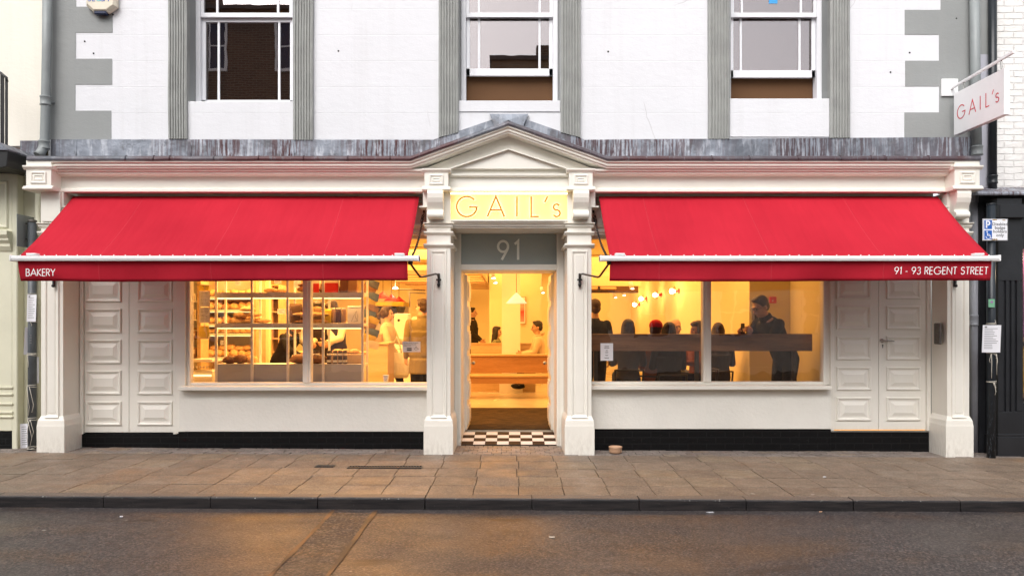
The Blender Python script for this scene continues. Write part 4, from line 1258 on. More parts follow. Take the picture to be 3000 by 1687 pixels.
# ============================================================ PIPES
def pipe(name, pts, r, m, collars, label):
    T = thing(name, label, 'drainpipe', pts[-1])
    q = MB(); q.tube(pts, r, 20); q.build('pipe', m, T)
    for (p, h) in collars:
        q = MB(); p = Vector(p)
        q.lathe([(r*.9,-h/2),(r*1.18,-h/2),(r*1.22,-h/2+.012),(r*1.12,-h/2+.02),(r*1.12,h/2-.02),(r*1.25,h/2-.012),(r*1.2,h/2),(r*.9,h/2)], p, 20); q.build('collar', m, T)
    return T
pt = [P(138.5,-60,9.2), P(137,150,9.2), P(134,300,9.2), P(131,405,9.2), P(128,432,9.19), P(119,448,9.15), P(110,456,9.12)]
tp = pipe('drainpipe', pt, .052, M['grey_pipe'], [(P(133.5,296,9.2),.11),(P(129,425,9.19),.10)], 'grey painted drainpipe beside the left quoins with a curved foot')
q = MB(); q.tube([P(136,300,9.2), P(158,300,9.29)], .016, 8); q.build('pipe_bracket', M['grey_pipe'], tp)
pipe('drainpipe', [P(2855,-60,9.22), P(2857,200,9.22), P(2862,450,9.2)], .055, M['grey_pipe'], [(P(2862,442,9.2),.11)], 'grey drainpipe behind the hanging sign ending on the lead ledge')
M['pipe_lt'] = solid('pale_grey_pipe_paint', (.36,.37,.41), .45, var=.1, bump=.001)
pipe('drainpipe', [P(2854,566,9.34), P(2854,1327,9.34)], .046, M['pipe_lt'], [(P(2854,938,9.34),.13)], 'pale grey drainpipe running to the ground beside the right pilaster')
pipe('drainpipe', [P(2908,-60,9.25), P(2908,562,9.25)], .047, M['pole_black'], [(P(2908,526,9.25),.10)], 'black drainpipe down the white painted brick wall')
pipe('drainpipe', [P(112,560,9.22), P(112,1285,9.22)], .032, M['neighbour_cream'], [(P(112,882,9.22),.08)], 'thin cream drainpipe behind the dark grey pole')

# ============================================================ NEIGHBOURS
LN = thing('left_neighbour_building', 'cream building with a panelled yellowish shopfront at the left edge', 'building', (-7.2, 9.3, 0))
part('upper_wall', M['neighbour_upper'], (-16,UX0-.01,9.33,9.9,Z(428,9.33),9), parent=LN)
part('exposed_brick_course', M['brown_brick'], (-16,X(58,9.33),9.34,9.8,Z(452,9.33),Z(428,9.33)), parent=LN)
part('lead_apron', M['lead'], (-16,X(110,9.3),9.30,9.36,Z(475,9.3),Z(438,9.3)), (X(58,9.28),X(110,9.28),9.28,9.30,Z(470,9.28),Z(412,9.28)), parent=LN, bevel=.004)
part('shopfront_wall', M['neighbour_cream'], (-16,-5.53,9.33,9.9,-.2,Z(475,9.3)), parent=LN)
part('shopfront_pilaster', M['neighbour_cream'], (X(-300,9.2),X(36,9.2),9.20,9.33,Z(1262,9.2),Z(508,9.2)), parent=LN, bevel=.006)
part('pilaster_edge', M['neighbour_cream'], (X(37,9.22),X(54,9.22),9.2,9.33,-.1,Z(508,9.2)), parent=LN, bevel=.01)
q = MB(); nested(q, X(-60,9.2), X(24,9.2), Z(668,9.2), Z(530,9.2), 9.2, [(0,0),(0,.012),(.012,.02),(.03,.012),(.04,.002)]); q.build('pilaster_panel', M['neighbour_cream'], LN); q = MB()
q.extrude_x([(9.2,Z(678,9.2)),(9.10,Z(678,9.2)),(9.10,Z(690,9.2)),(9.13,Z(700,9.2)),(9.13,Z(705,9.2)),(9.16,Z(715,9.2)),(9.16,Z(722,9.2)),(9.19,Z(736,9.2)),(9.2,Z(736,9.2))], X(-300,9.2), X(36,9.2))
q.build('pilaster_cornice', M['neighbour_cream'], LN, bevel=.003)
for a in (1132,1152,1180,1205,1218):
    q = MB(); q.extrude_x([(9.2,Z(a,9.2)),(9.182,Z(a,9.2)),(9.182,Z(a+4,9.2)),(9.2,Z(a+9,9.2))], X(-300,9.2), X(39,9.2)); q.build('pilaster_moulding', M['neighbour_cream'], LN, bevel=.003)
part('black_plinth', M['black_brick'], (-16,X(40,9.22),9.21,9.33,-.2,Z(1263,9.2)), parent=LN)
part('upper_floor', M['brown_brick'], (-16,-5.6,9.9,14,-.1,9), parent=LN)
BL = thing('balcony', 'black iron balcony railing on a dark canopy slab at the left edge', 'balcony', (X(10,8.9), 8.9, Z(500,8.9)))
q = MB(); q.extrude_y([(X(-260,8.9),Z(470,8.9)),(X(34,8.9),Z(500,8.9)),(X(49,8.9),Z(497,8.9)),(X(54,8.9),Z(452,8.9)),(X(-260,8.9),Z(440,8.9))], 8.72, 9.32); q.build('canopy_slab', M['black_metal'], BL, bevel=.006)
q = MB(); q.extrude_y([(X(-260,8.9),Z(440,8.9)),(X(54,8.9),Z(452,8.9)),(X(54,8.9),Z(447,8.9)),(X(30,8.9),Z(428,8.9)),(X(-260,8.9),Z(420,8.9))], 8.7, 9.3); q.build('slab_lead', M['lead'], BL, bevel=.004)
for px_, w_ in ((4,.007),(9.5,.007),(19,.011)):
    q = MB(); yy = 8.95 if px_ != 19 else 8.9
    q.box(X(px_,yy)-w_, X(px_,yy)+w_, yy-.01, yy+.01, Z(436,yy), Z(208+px_,yy)); q.build('baluster', M['black_metal'], BL)
q = MB(); q.tube([P(-80,180,8.9), P(0,213,8.9), P(19,228,8.9), P(21,240,8.9)], .014, 8); q.build('top_rail', M['black_metal'], BL)

RN = thing('right_neighbour_building', 'white painted brick building above a black shopfront at the right edge', 'building', (7.0, 9.3, 0))
part('brick_wall', M['white_brick'], (X(2897,9.33),16,9.32,9.9,Z(562,9.3),9), parent=RN)
q = MB(); q.extrude_x([(9.0,Z(572,9.0)),(8.99,Z(568,9.0)),(9.0,Z(562,9.0)),(9.32,Z(548,9.3)),(9.32,Z(572,9.3))], X(2864,9.0), 16); q.build('lead_ledge', M['lead'], RN)
part('shopfront', M['black_shop'], (X(2866,9.3),X(2990,9.3),9.28,9.6,-.2,3.1), (X(2990,9.3),16,9.28,9.6,-.2,Z(1180,9.3)), (X(2990,9.3),16,9.28,9.6,Z(730,9.3),3.1), parent=RN)
q = MB()
a, b = X(2922,9.05), X(2996,9.05)
q.box(a, b, 9.06, 9.3, -.15, Z(580,9.05))
fl = [X(2942,9.05), X(2958,9.05), X(2974,9.05)]
pf = q.build('shopfront_pilaster', M['black_shop'], RN, bevel=.004)
q = MB(); xs_ = [a] + [f for c in fl for f in (c-.014, c+.014)] + [b]
for i in range(0, len(xs_), 2): q.box(xs_[i], xs_[i+1], 9.04, 9.062, Z(1205,9.05), Z(822,9.05))
q.box(a, b, 9.04, 9.062, Z(1275,9.05), Z(1205,9.05)); q.box(a, b, 9.04, 9.062, Z(822,9.05), Z(700,9.05))
q.build('fluted_face', M['black_shop'], pf, bevel=.004)
q = MB(); q.box(a-.02, b+.03, 9.01, 9.3, -.15, Z(1278,9.05)); q.box(a-.01, b+.02, 9.025, 9.3, Z(1278,9.05), Z(1270,9.05)); q.build('pilaster_foot', M['black_shop'], pf, bevel=.004)
q = MB(); q.box(a-.01, b+.02, 8.99, 9.3, Z(640,9.05), Z(600,9.05)); q.build('pilaster_cap', M['black_shop'], pf, bevel=.006)
q = MB(); q.box(X(2990,9.35), 9.5, 9.36, 9.366, Z(1180,9.3), Z(730,9.3)); q.build('pane', M['glass_shop'], RN)
part('display_backing', M['purple_show'], (X(2960,9.9),9.5,9.9,9.95,.5,2.5), parent=RN)
part('display_shelf', M['bar_wood'], (X(2985,9.5),9.5,9.45,9.9,Z(1000,9.5),Z(990,9.5)), (X(2985,9.5),9.5,9.45,9.9,Z(1165,9.5),Z(1155,9.5)), parent=RN)
part('gold_tin', M['gold_show'], (X(2990,9.5),X(3050,9.5),9.5,9.7,Z(1155,9.5),Z(1015,9.5)), parent=RN, bevel=.02)

# ============================================================ POLES AND NOTICES
PX, PY = X(94.5,9.12), 9.12
pl = thing('signpost', 'dark grey post tied with string and paper notices beside the left pilaster', 'post', (PX,PY,gz(PX)))
q = MB(); q.tube([(PX,PY,gz(PX)-.05),(PX,PY,Z(650,PY))], .047, 24); q.build('pole', M['pole_grey'], pl)
q = MB(); q.lathe([(.049,0),(.051,.01),(.051,.022),(.046,.03),(.03,.034),(0,.036)], (PX,PY,Z(652,PY)), 24); q.build('pole_cap', M['galv'], pl)
part('sign_plate', M['grey_pipe'], (PX-.082,PX-.076,PY-.16,PY+.16,Z(725,PY),Z(632,PY)), parent=pl)
q = MB(); q.tube([(PX-.076,PY,Z(655,PY)),(PX-.04,PY,Z(655,PY))], .009, 8); q.tube([(PX-.076,PY,Z(700,PY)),(PX-.04,PY,Z(700,PY))], .009, 8); q.build('plate_clamp', M['galv'], pl)
for k, ch in enumerate('ABEE'):
    cxx, czz = X(97.5,PY), Z(982+7.5*k,PY)
    q = MB(); s_ = .017
    for st in ([[(-.5,-.4),(0,.5),(.5,-.4)]] if ch == 'A' else [[(.4,.5),(-.4,.5),(-.4,-.5),(.4,-.5)],[(-.4,0),(.3,0)]]):
        ribbon(q, [(b*s_, -a*s_) for a, b in st], .004, lambda a, b, d: Vector((cxx+a, PY-.049-d, czz+b)), .001)
    q.build('scratched_letter', M['grey_ink'], pl)
def string_loop(Px, Py, r, z, turns=2, wob=.02, drop=None, rnd=random):
    q = MB(); pts = []
    for i in range(turns*16+1):
        a = 6.283*i/16
        pts.append((Px+(r+.004)*math.cos(a), Py+(r+.004)*math.sin(a), z+wob*math.sin(a*.5+i*.07)+.006*(i/16)))
    q.tube(pts, .0032, 5)
    for d in (drop or []):
        x0, l, sw = d
        dp = [(Px+x0, Py-r-.006, z), (Px+x0+sw*.5, Py-r-.012, z-l*.3), (Px+x0+sw, Py-r-.008, z-l*.7), (Px+x0+sw*.6, Py-r-.008, z-l)]
        q.tube(dp, .003, 5)
    return q
for i, (py_, dr, lab) in enumerate([(866,[], 'thin string tying the upper notice to the dark grey post'),(942,[(.01,.05,.02)], 'string wound round the grey post below the upper notice'),(1040,[(-.02,.14,.01)],'loose string loops round the middle of the grey post'),(1132,[(-.03,.34,.03),(0,.30,.05)],'string with long hanging ends on the lower grey post'),(1228,[(-.02,.3,.05),(.0,.28,-.03),(.01,.2,.04)],'tangled string near the foot of the grey post')]):
    q = string_loop(PX, PY, .048, Z(py_,PY), 2 if i != 2 else 4, .012, dr)
    single(q, 'string', M['string'], lab, 'string', (PX,PY,Z(py_,PY)), 'strings tied round the grey post')
q = string_loop(PX, PY, .048, gz(PX)+.02, 3, .02)
single(q, 'string', M['string'], 'string coiled on the ground round the foot of the grey post', 'string', (PX,PY,gz(PX)+.02), 'strings tied round the grey post')
def notice(name, x0, x1, y, z0, z1, label, cat, lines=8, curl=.02, yaw=0, header=False, tilt=0, group=None):
    T = thing(name, label, cat, ((x0+x1)/2, y, z0), group=group)
    q = MB(); n = 8; v = []
    cx = (x0+x1)/2
    def pos(s_, t_, o=0):
        x = x0+(x1-x0)*s_; dy = -curl*(2*s_-1)**2 - curl*.4*t_ - o
        return (x*1 + tilt*(t_-.5)*(z1-z0), y+dy+yaw*(s_-.5), z0+(z1-z0)*t_)
    for o in (0, -.0015):
        for i in range(n+1):
            for j in (0,.5,1): v.append(pos(i/n, j, o))
    K = (n+1)*3
    fs = []
    for i in range(n):
        for j in range(2):
            a = i*3+j; fs.append((a,a+3,a+4,a+1)); fs.append((K+a,K+a+1,K+a+4,K+a+3))
    q.add(v, fs, 0, True)
    q.build('paper_sheet', M['paper'], T)
    q = MB()
    for l in range(lines):
        t_ = .86-.72*l/max(1,lines-1); a = .12; b = .12+random.uniform(.45,.76)
        m = 4
        for k in range(m):
            s0, s1 = a+(b-a)*k/m, a+(b-a)*(k+1)/m
            q.add([pos(s0,t_,.001),pos(s1,t_,.001),pos(s1,t_+.018,.001),pos(s0,t_+.018,.001)], [(0,1,2,3)])
    if header: q.add([pos(.12,.9,.001),pos(.26,.9,.001),pos(.26,.96,.001),pos(.12,.96,.001)], [(0,1,2,3)])
    q.build('printed_lines', M['grey_ink'], T)
    return T
notice('paper_notice', X(80,9.05), X(107,9.05), 9.055, Z(942,9.05), Z(863,9.05), 'white printed notice tied high on the dark grey post', 'notice', 10, .01, 0, True, .04)
notice('paper_notice', X(76,9.1), X(86,9.1), 9.10, Z(1038,9.1), Z(958,9.1), 'folded white notice edge on behind the middle of the grey post', 'notice', 0, .006, .05, False, .06)
notice('paper_notice', X(64,9.1), X(84,9.1), 9.11, Z(1312,9.1), Z(1240,9.1), 'weathered white notice hanging at the foot of the grey post', 'notice', 9, .025, .02)
notice('paper_notice', X(106,9.15), X(113,9.15), 9.15, Z(1122,9.15), Z(1045,9.15), 'narrow strip of white notice showing right of the grey post', 'notice', 0, .004, .02)
# right post
QX, QY = X(2904,8.93), 8.93
pr_ = thing('signpost', 'black post carrying the disabled parking plate beside the right pilaster', 'post', (QX,QY,gz(QX)))
q = MB(); q.tube([(QX,QY,gz(QX)-.05),(QX,QY,Z(600,QY))], .046, 24); q.build('pole', M['pole_chip'], pr_)
q = MB(); q.lathe([(.048,0),(.048,.015),(.03,.022),(0,.023)], (QX,QY,Z(601,QY)), 24); q.build('pole_cap', M['pole_black'], pr_)
ps = thing('parking_sign', 'white and blue parking plate for disabled badge holders on the black post', 'sign', (X(2916,8.86),8.87,Z(705,8.87)))
sy = 8.868
part('plate', M['paper'], (X(2879,sy),X(2953,sy),sy,sy+.005,Z(705,sy),Z(641,sy)), parent=ps, bevel=.002)
q = MB()
for (a,b,c,d) in ((2879.8,2952.2,641.6,642.8),(2879.8,2952.2,703.2,704.4),(2879.8,2881,641.6,704.4),(2951,2952.2,641.6,704.4)):
    q.box(X(a,sy),X(b,sy),sy-.0012,sy,Z(d,sy),Z(c,sy))
q.build('black_border', M['grey_ink'], ps)
part('blue_panel', M['blue_ink'], (X(2883.5,sy),X(2906,sy),sy-.0015,sy-.0002,Z(671,sy),Z(645,sy)), parent=ps)
part('blue_panel', M['blue_ink'], (X(2883.5,sy),X(2906,sy),sy-.0015,sy-.0002,Z(701,sy),Z(675,sy)), parent=ps)
q = MB(); stroke_text(q, 'P', (X(2890,sy),sy-.0016,Z(668,sy)), .078, .016, .001); q.build('parking_letter', M['paper'], ps)
q = MB(); o_ = Vector((X(2894,sy),0,Z(690,sy)))
def wp(a, b, d): return Vector((o_.x+a, sy-.0016-d, o_.z+b))
ribbon(q, arc(.004,-.012,.026,.026,60,-190,16), .006, wp, .001)
ribbon(q, [(-.008,.03),(-.004,.0),(.022,.0),(.034,-.03),(.042,-.028)], .008, wp, .001); ribbon(q, [(-.006,.016),(.016,.016)], .006, wp, .001)
ribbon(q, arc(-.009,.043,.004,.004,0,359,8), .008, wp, .001)
q.build('wheelchair_symbol', M['paper'], ps)
for i, wd in enumerate(('Disabled','badge','holders','only')):
    font_mesh(wd, .050, (X(2929.5,sy), sy-.001, Z(660.5+i*10.8,sy)), 'plate_lettering', M['ink'], ps, align='CENTER', spacing=1.04)
for (a,b,c,d) in ((2908,2920,642,646),(2937,2945,643,647),(2905,2922,699,703.5)):
    q = MB(); v = [(X(a+(b-a)*i/6,sy), sy-.0016, Z(c if i%2 else c+(d-c)*.4,sy)) for i in range(7)] + [(X(b-(b-a)*i/6,sy), sy-.0016, Z(d-(i%3)*.7,sy)) for i in range(7)]
    q.add(v, [tuple(range(14))]); q.build('peeled_patch', M['gold_show'], ps)
part('sticker', M['sticker_g'], (X(2895.5,8.88),X(2914,8.88),8.8765,8.882,Z(900,8.88),Z(876,8.88)), parent=pr_)
q = MB(); 
for k in range(4): ribbon(q, arc(X(2905,8.88),Z(889,8.88),.012+.006*k,.01+.006*k,150-12*k,30+12*k,8), .005, lambda a,b,d: Vector((a,8.876-d,b)), .001)
q.build('sticker_drawing', M['sticker_p'], pr_)
notice('paper_notice', X(2878,8.85), X(2932,8.85), 8.865, Z(1032,8.86), Z(952,8.86), 'white planning notice tied to the black post below a green sticker', 'notice', 12, .012, 0, True, .03)
for i, (py_, dr, lab) in enumerate([(950,[(-.01,-.05,.03)],'white string above the planning notice on the black post'),(1036,[(-.03,.28,.0),(.03,.24,.0),(0,.05,.03),(.02,.12,.02),(-.035,.10,-.02)],'knotted white string below the planning notice on the black post'),(1120,[(-.01,.14,.03),(.0,.08,.02)],'lowest loop of white string on the black post')]):
    q = string_loop(QX, QY, .047, Z(py_,QY), 2, .006, dr)
    single(q, 'string', M['string'], lab, 'string', (QX,QY,Z(py_,QY)), 'strings tied round the black post')

# ============================================================ OPPOSITE SIDE (seen in reflections)
def house(name, x0, x1, h, m, label, roof, win=True):
    T = thing(name, label, 'house', ((x0+x1)/2, -5.0, 0))
    part('wall', m, (x0,x1,-12,-5.0,-.2,h), parent=T)
    rf = MB(); rf.extrude_x([(-4.85,h),(-8.5,h+roof),(-12.1,h),(-12.1,h-.05),(-4.85,h-.12)], x0-.05, x1+.05); ro = rf.build('roof', M['slate'], T)
    n = max(1, int((x1-x0)/2.6))
    for k in range(n):
        for zz in ([1.0, 4.0, 6.8, 9.4] if h > 9 else [1.0, 4.0]):
            if zz+1.6 > h: continue
            xx = x0+(x1-x0)*(k+.5)/n
            q = MB(); q.box(xx-.55, xx-.48, -5.0, -4.95, zz, zz+1.6); q.box(xx+.48, xx+.55, -5, -4.95, zz, zz+1.6); q.box(xx-.48, xx+.48, -5, -4.95, zz, zz+.08); q.box(xx-.48, xx+.48, -5, -4.95, zz+1.52, zz+1.6); q.box(xx-.48, xx+.48, -5, -4.96, zz+.78, zz+.82); q.box(xx-.02, xx+.02, -5, -4.96, zz+.08, zz+1.52)
            w = q.build('window', M['white_paint'], T); q = MB(); q.box(xx-.48, xx+.48, -4.998, -4.985, zz+.08, zz+1.52); q.build('pane', M['navy'], w)
    q = MB(); q.box((x0+x1)/2-.3, (x0+x1)/2+.3, -8.8, -8.2, h, h+roof+.9); q.build('chimney', M['brown_brick'], ro)
house('brick_house', -16, -5.6, 11.4, M['brown_brick'], 'tall brown brick house across the street, mirrored in the left upper window', 1.2)
house('rendered_house', -5.6, -.65, 6.0, M['int_white'], 'low pale house across the street, left of the buff brick one', 1.0)
house('brick_house', -.65, 3.0, 9.85, M['buff_brick'], 'buff brick house across the street, mirrored in the middle upper window', .6)
house('rendered_house', 3.0, 16, 5.6, M['int_white'], 'wide pale house across the street, right of the buff brick one', 1.0)
# ============================================================ INTERIOR SHELL
FZ = .09
mb = MB(); mb.box(-5.3, -.73, 9.47, 10.36, .02, FZ); mb.box(.66, 4.3, 9.47, 10.36, .02, FZ); mb.box(-5.3, 4.3, 10.362, 24, .02, FZ-.001); struct(mb, 'shop_floor', M['int_floor'])
mb = MB(); mb.box(-5.3, 4.3, 9.45, 24, 2.95, 3.0); struct(mb, 'shop_ceiling', M['int_wall'])
def wallp(name, m, *bx_):
    q = MB()
    for b_ in bx_: q.box(*b_)
    return q.build(name, m, B)
wallp('inner_wall', M['int_wall'], (-5.34,-5.28,9.45,24,.0,3.0))
wallp('inner_wall', M['int_wall'], (3.98,4.05,9.45,11.0,.0,3.0))
wallp('inner_wall', M['int_wall'], (3.40,4.05,11.0,24,.0,3.0))
wallp('inner_wall', M['int_wall'], (-5.3,3.4,22.0,22.1,.0,3.0))
wallp('door_side_wall', M['int_wall'], (-1.0,-.725,9.64,10.36,-.1,2.94)); wallp('door_side_wall', M['int_wall'], (.652,.93,9.64,10.36,-.1,2.94))
wallp('window_back_wall', M['int_wall'], (-5.26,-3.97,9.46,9.52,.1,2.94)); wallp('window_back_wall', M['int_wall'], (3.885,3.975,9.46,9.52,.1,2.94))
wallp('chimney_breast', M['int_wall'], (-.52,.67,17.5,18.2,FZ,2.94))
wallp('pillar', M['int_white'], (-.21,.17,15.8,16.1,FZ,2.94)); wallp('pillar_base', M['int_white'], (-.26,.22,15.74,15.79,FZ,.42))
wallp('wall_return', M['int_wall'], (.93,1.05,16.2,16.5,FZ,2.94))
wallp('stair_wall', M['int_wall'], (-5.28,-3.99,12.6,12.7,FZ,2.94))
wallp('ceiling_beam', M['int_wall'], (-5.2,-1.0,14.4,14.7,2.72,2.94)); wallp('ceiling_beam', M['int_wall'], (-5.2,3.3,18.4,18.7,2.72,2.94))
mb = MB(); mb.box(-1.2, 1.15, 10.37, 12.97, FZ, FZ+.008); single(mb, 'entrance_mat', M['mat'], 'dark brown striped entrance mat inside the open door', 'mat', (0,11.6,FZ))
# slatted dropped ceiling on the left of the doorway view
T = thing('slatted_ceiling_panel', 'slatted timber ceiling panel seen at the top left through the doorway', 'ceiling panel', (-1.6, 17.5, 2.5))
for i in range(9):
    y = 14.6+i*.82; part('slat', M['oak'], (-2.6,-.62,y,y+.34,2.44,2.52), parent=T)
part('side_rail', M['oak'], (-.6,-.55,14.4,21.6,2.42,2.60), parent=T)

# bench, booths and picture seen through the door
T = thing('bench', 'long orange timber bench with a high back facing the doorway', 'bench', (0,14.7,FZ))
part('backrest', M['warm_wood'], (-1.5,1.4,14.95,15.0,.55,.875), parent=T, bevel=.004)
part('top_rail', M['oak'], (-1.5,1.4,14.9,15.05,.877,.915), parent=T, bevel=.006)
part('seat', M['oak'], (-1.5,1.4,14.5,14.948,.50,.54), parent=T, bevel=.006)
part('seat_apron', M['warm_wood'], (-1.5,1.4,14.53,14.58,.375,.498), parent=T)
for xx in (-1.2, 1.05): part('leg', M['warm_wood'], (xx,xx+.06,14.6,14.9,FZ,.375), parent=T)
def booth(x0, x1, y, label):
    T = thing('booth_divider', label, 'divider', ((x0+x1)/2,y,FZ), group='oak dividers between the tables at the back')
    part('panel', M['oak'], (x0,x1,y,y+.05,FZ,1.07), parent=T); part('cap', M['oak'], (x0-.01,x1+.01,y-.015,y+.065,1.072,1.10), parent=T, bevel=.004)
booth(-.86,-.215,16.0,'pale oak booth divider left of the central white pillar')
booth(.175,.49,16.0,'pale oak booth divider right of the central white pillar')
T = thing('framed_picture', 'framed red and pink abstract print on the wall beside the pillar', 'picture', (X(1528,17.47),17.46,2.0))
xa, xb = X(1516,17.46), X(1541,17.46); za, zb_ = Z(950,17.46), Z(868,17.46)
part('frame', M['oak'], (xa,xb,17.46,17.495,za,zb_), parent=T, bevel=.004)
part('mount', M['paper'], (xa+.02,xb-.02,17.452,17.459,za+.02,zb_-.02), parent=T)
t = NT('red_print'); sx = t.n('ShaderNodeSeparateXYZ', Vector=t.pos())
gr = t.ramp(t.math('MULTIPLY_ADD', t.noise(t.mapping(t.pos(),(2,2,9)),2,3), .25, t.math('DIVIDE', t.math('SUBTRACT', sx.outputs[2], za), zb_-za)), [(.25,(.75,.30,.28)),(.55,(.62,.06,.05)),(.75,(.70,.35,.30))])
M['print'] = t.bsdf(gr, .6)
part('print', M['print'], (xa+.04,xb-.04,17.446,17.451,za+.06,zb_-.10), parent=T)

# ============================================================ LAMPS
WARML = (1.0, .485, .125)
def area(name, loc, size, power, col=WARML, rot=(0,0,0), spread=180):
    l = bpy.data.lights.new(name, 'AREA'); l.shape = 'RECTANGLE'; l.size = size[0]; l.size_y = size[1]; l.energy = power; l.color = col; l.spread = R(spread)
    o = bpy.data.objects.new(name, l); o.location = loc; o.rotation_euler = rot; COL.objects.link(o); return o
def point(name, loc, power, r=.05, col=WARML):
    l = bpy.data.lights.new(name, 'POINT'); l.energy = power; l.shadow_soft_size = r; l.color = col
    o = bpy.data.objects.new(name, l); o.location = loc; COL.objects.link(o); return o
LP = 1.3
for i, (x, y, sx_, sy_, pw) in enumerate([(-2.6,10.9,2.6,1.0,130),(-3.6,13.2,1.8,2.0,125),(-1.8,15.5,2.0,3.0,115),(-2.8,19.5,3.0,3.0,80),
                                         (0,12.0,1.4,1.6,14),(0,14.6,1.6,1.2,16),(0,16.8,1.6,.9,13),(2.2,11.2,2.0,1.2,26),(2.2,15.0,2.0,3.0,48),(1.9,19.8,2.4,3.0,48)]):
    area('ceiling_light', (x,y,2.9), (sx_,sy_), pw*LP)
def cone_lamp(x, y, zb, r, h, m, label, group=None):
    T = thing('pendant_lamp', label, 'lamp', (x,y,zb+h), group=group)
    q = MB(); q.lathe([(r,0),(r,.006),(.012,h),(.010,h-.01),(r-.012,.008)], (x,y,zb), 32); q.build('lamp_shade', m, T)
    q = MB(); q.tube([(x,y,zb+h),(x,y,2.95)], .005, 6); q.build('cord', M['bronze'], T)
    q = MB(); q.ball((x,y,zb+.05), .035, 12, 8); q.build('light_bulb', M['shade_glow'], T)
    return T
cone_lamp(X(1513,13.5), 13.5, Z(889,13.5), .185, .19, M['pink'], 'pale pink cone pendant lamp hanging in the middle of the doorway')
for i, (px_, yy, pz) in enumerate([(1122,15.7,874),(1147,16.8,881),(1169,17.8,886)]):
    cone_lamp(X(px_,yy), yy, Z(pz,yy), .165, .14, M['red'], ['nearest and largest red cone pendant lamp over the serving counter','middle red cone pendant lamp over the serving counter','farthest red cone pendant lamp over the serving counter'][i], 'red cone pendant lamps')
point('neighbour_display_light', (6.6, 9.6, 2.4), 25, .1, (1,.75,.45))
for i, (px_, py_) in enumerate([(1970,853),(1918,864),(1875,875),(1855,892)]):
    yy = 3.4*F/(px_+20-1500)
    x, y, z = 3.26, yy, Z(py_,yy)
    T = thing('wall_lamp', ['nearest lit globe wall lamp on the yellow side wall','second nearest lit globe wall lamp on the yellow side wall','third lit globe wall lamp along the yellow side wall','farthest and lowest lit globe wall lamp on the yellow side wall'][i], 'lamp', (3.39,y,z), group='globe lamps along the side wall')
    q = MB(); q.lathe([(.055,0),(.055,-.012),(.022,-.014),(.022,-.08),(.0,-.08)], (3.395,y,z), 16, axis='x'); q.build('wall_mount', M['red'], T)
    q = MB(); q.lathe([(.11,0),(.11,.006)], (3.30,y,z), 20, axis='x'); q.build('glass_disc', M['jar_glass'], T)
    q = MB(); q.ball((x-.01,y,z), .050, 16, 10); q.build('globe', M['bulb'], T)
    point('wall_lamp_light', (x-.10,y,z), 8, .06)
# ceiling spotlights
for i, (px_, py_, yy, lb) in enumerate([(1445,815,13.6,'upper white ceiling spotlight left of the pendant lamp in the doorway'),(1451,829,15.0,'lower white ceiling spotlight left of the pendant lamp in the doorway'),(1590,858,17.2,'ceiling spotlight at the right edge of the doorway view'),
                                     (1828,865,17,'dim ceiling spotlight nearest the ventilation grille'),(1852,846,14.5,'white ceiling spotlight in front of the ventilation grille'),(1803,872,18.5,'small far ceiling spotlight over the seated customers')]):
    x, z = X(px_,yy), Z(py_,yy)
    T = thing('spotlight', lb, 'spotlight', (x,yy,z+.2))
    q = MB(); q.tube([(x,yy,z),(x-.03,yy+.03,z+.13)], .04, 14); q.build('housing', M['unit_white'], T)
    q = MB(); q.tube([(x-.03,yy+.03,z+.13),(x-.03,yy+.03,2.95)], .008, 6); q.build('stem', M['unit_white'], T)
    q = MB(); q.lathe([(0,-.004),(.034,-.004),(.036,.0)], (x,yy,z), 14); q.build('lens', M['spot_glow'], T)
for i, (x0, x1) in enumerate([(-.95,-.25),(.35,.95)]):
    T = thing('light_track', ['white lighting track running over the left of the doorway view','white lighting track running over the right of the doorway view'][i], 'light track', (x0,14,2.9))
    q = MB(); q.tube([(x0,12.8,2.90),(x1*.3 if i else x1,15.6,2.90)] if not i else [(x1,12.8,2.90),(x0*.9,15.6,2.90)], .018, 6); q.build('rail', M['unit_white'], T)
# ventilation grille / bulkhead on the right
T = thing('ventilation_unit', 'long dark slotted ventilation opening with pipes high at the back right', 'ventilation', (X(1800,16),16,2.3))
yy = 16.0
part('opening', M['brown_bag'], (X(1700,yy),X(1870,yy),yy,yy+.05,Z(857,yy),Z(838,yy)), parent=T)
part('duct', M['oak'], (X(1705,yy),X(1805,yy),yy-.08,yy,Z(849,yy),Z(841,yy)), parent=T, bevel=.02)
part('lower_rail', M['ink'], (X(1700,yy),X(1870,yy),yy-.03,yy-.002,Z(858,yy),Z(856,yy)), parent=T)
part('bracket', M['ink'], (X(1750,yy),X(1757,yy),yy-.12,yy-.09,Z(856,yy),Z(838,yy)), parent=T)
part('bulkhead', M['int_wall'], (X(1690,yy),X(1880,yy),yy+.051,yy+.5,Z(838,yy),2.94), parent=T)

# ============================================================ SHELF UNIT IN THE LEFT WINDOW
SY0, SY1 = 9.75, 10.10

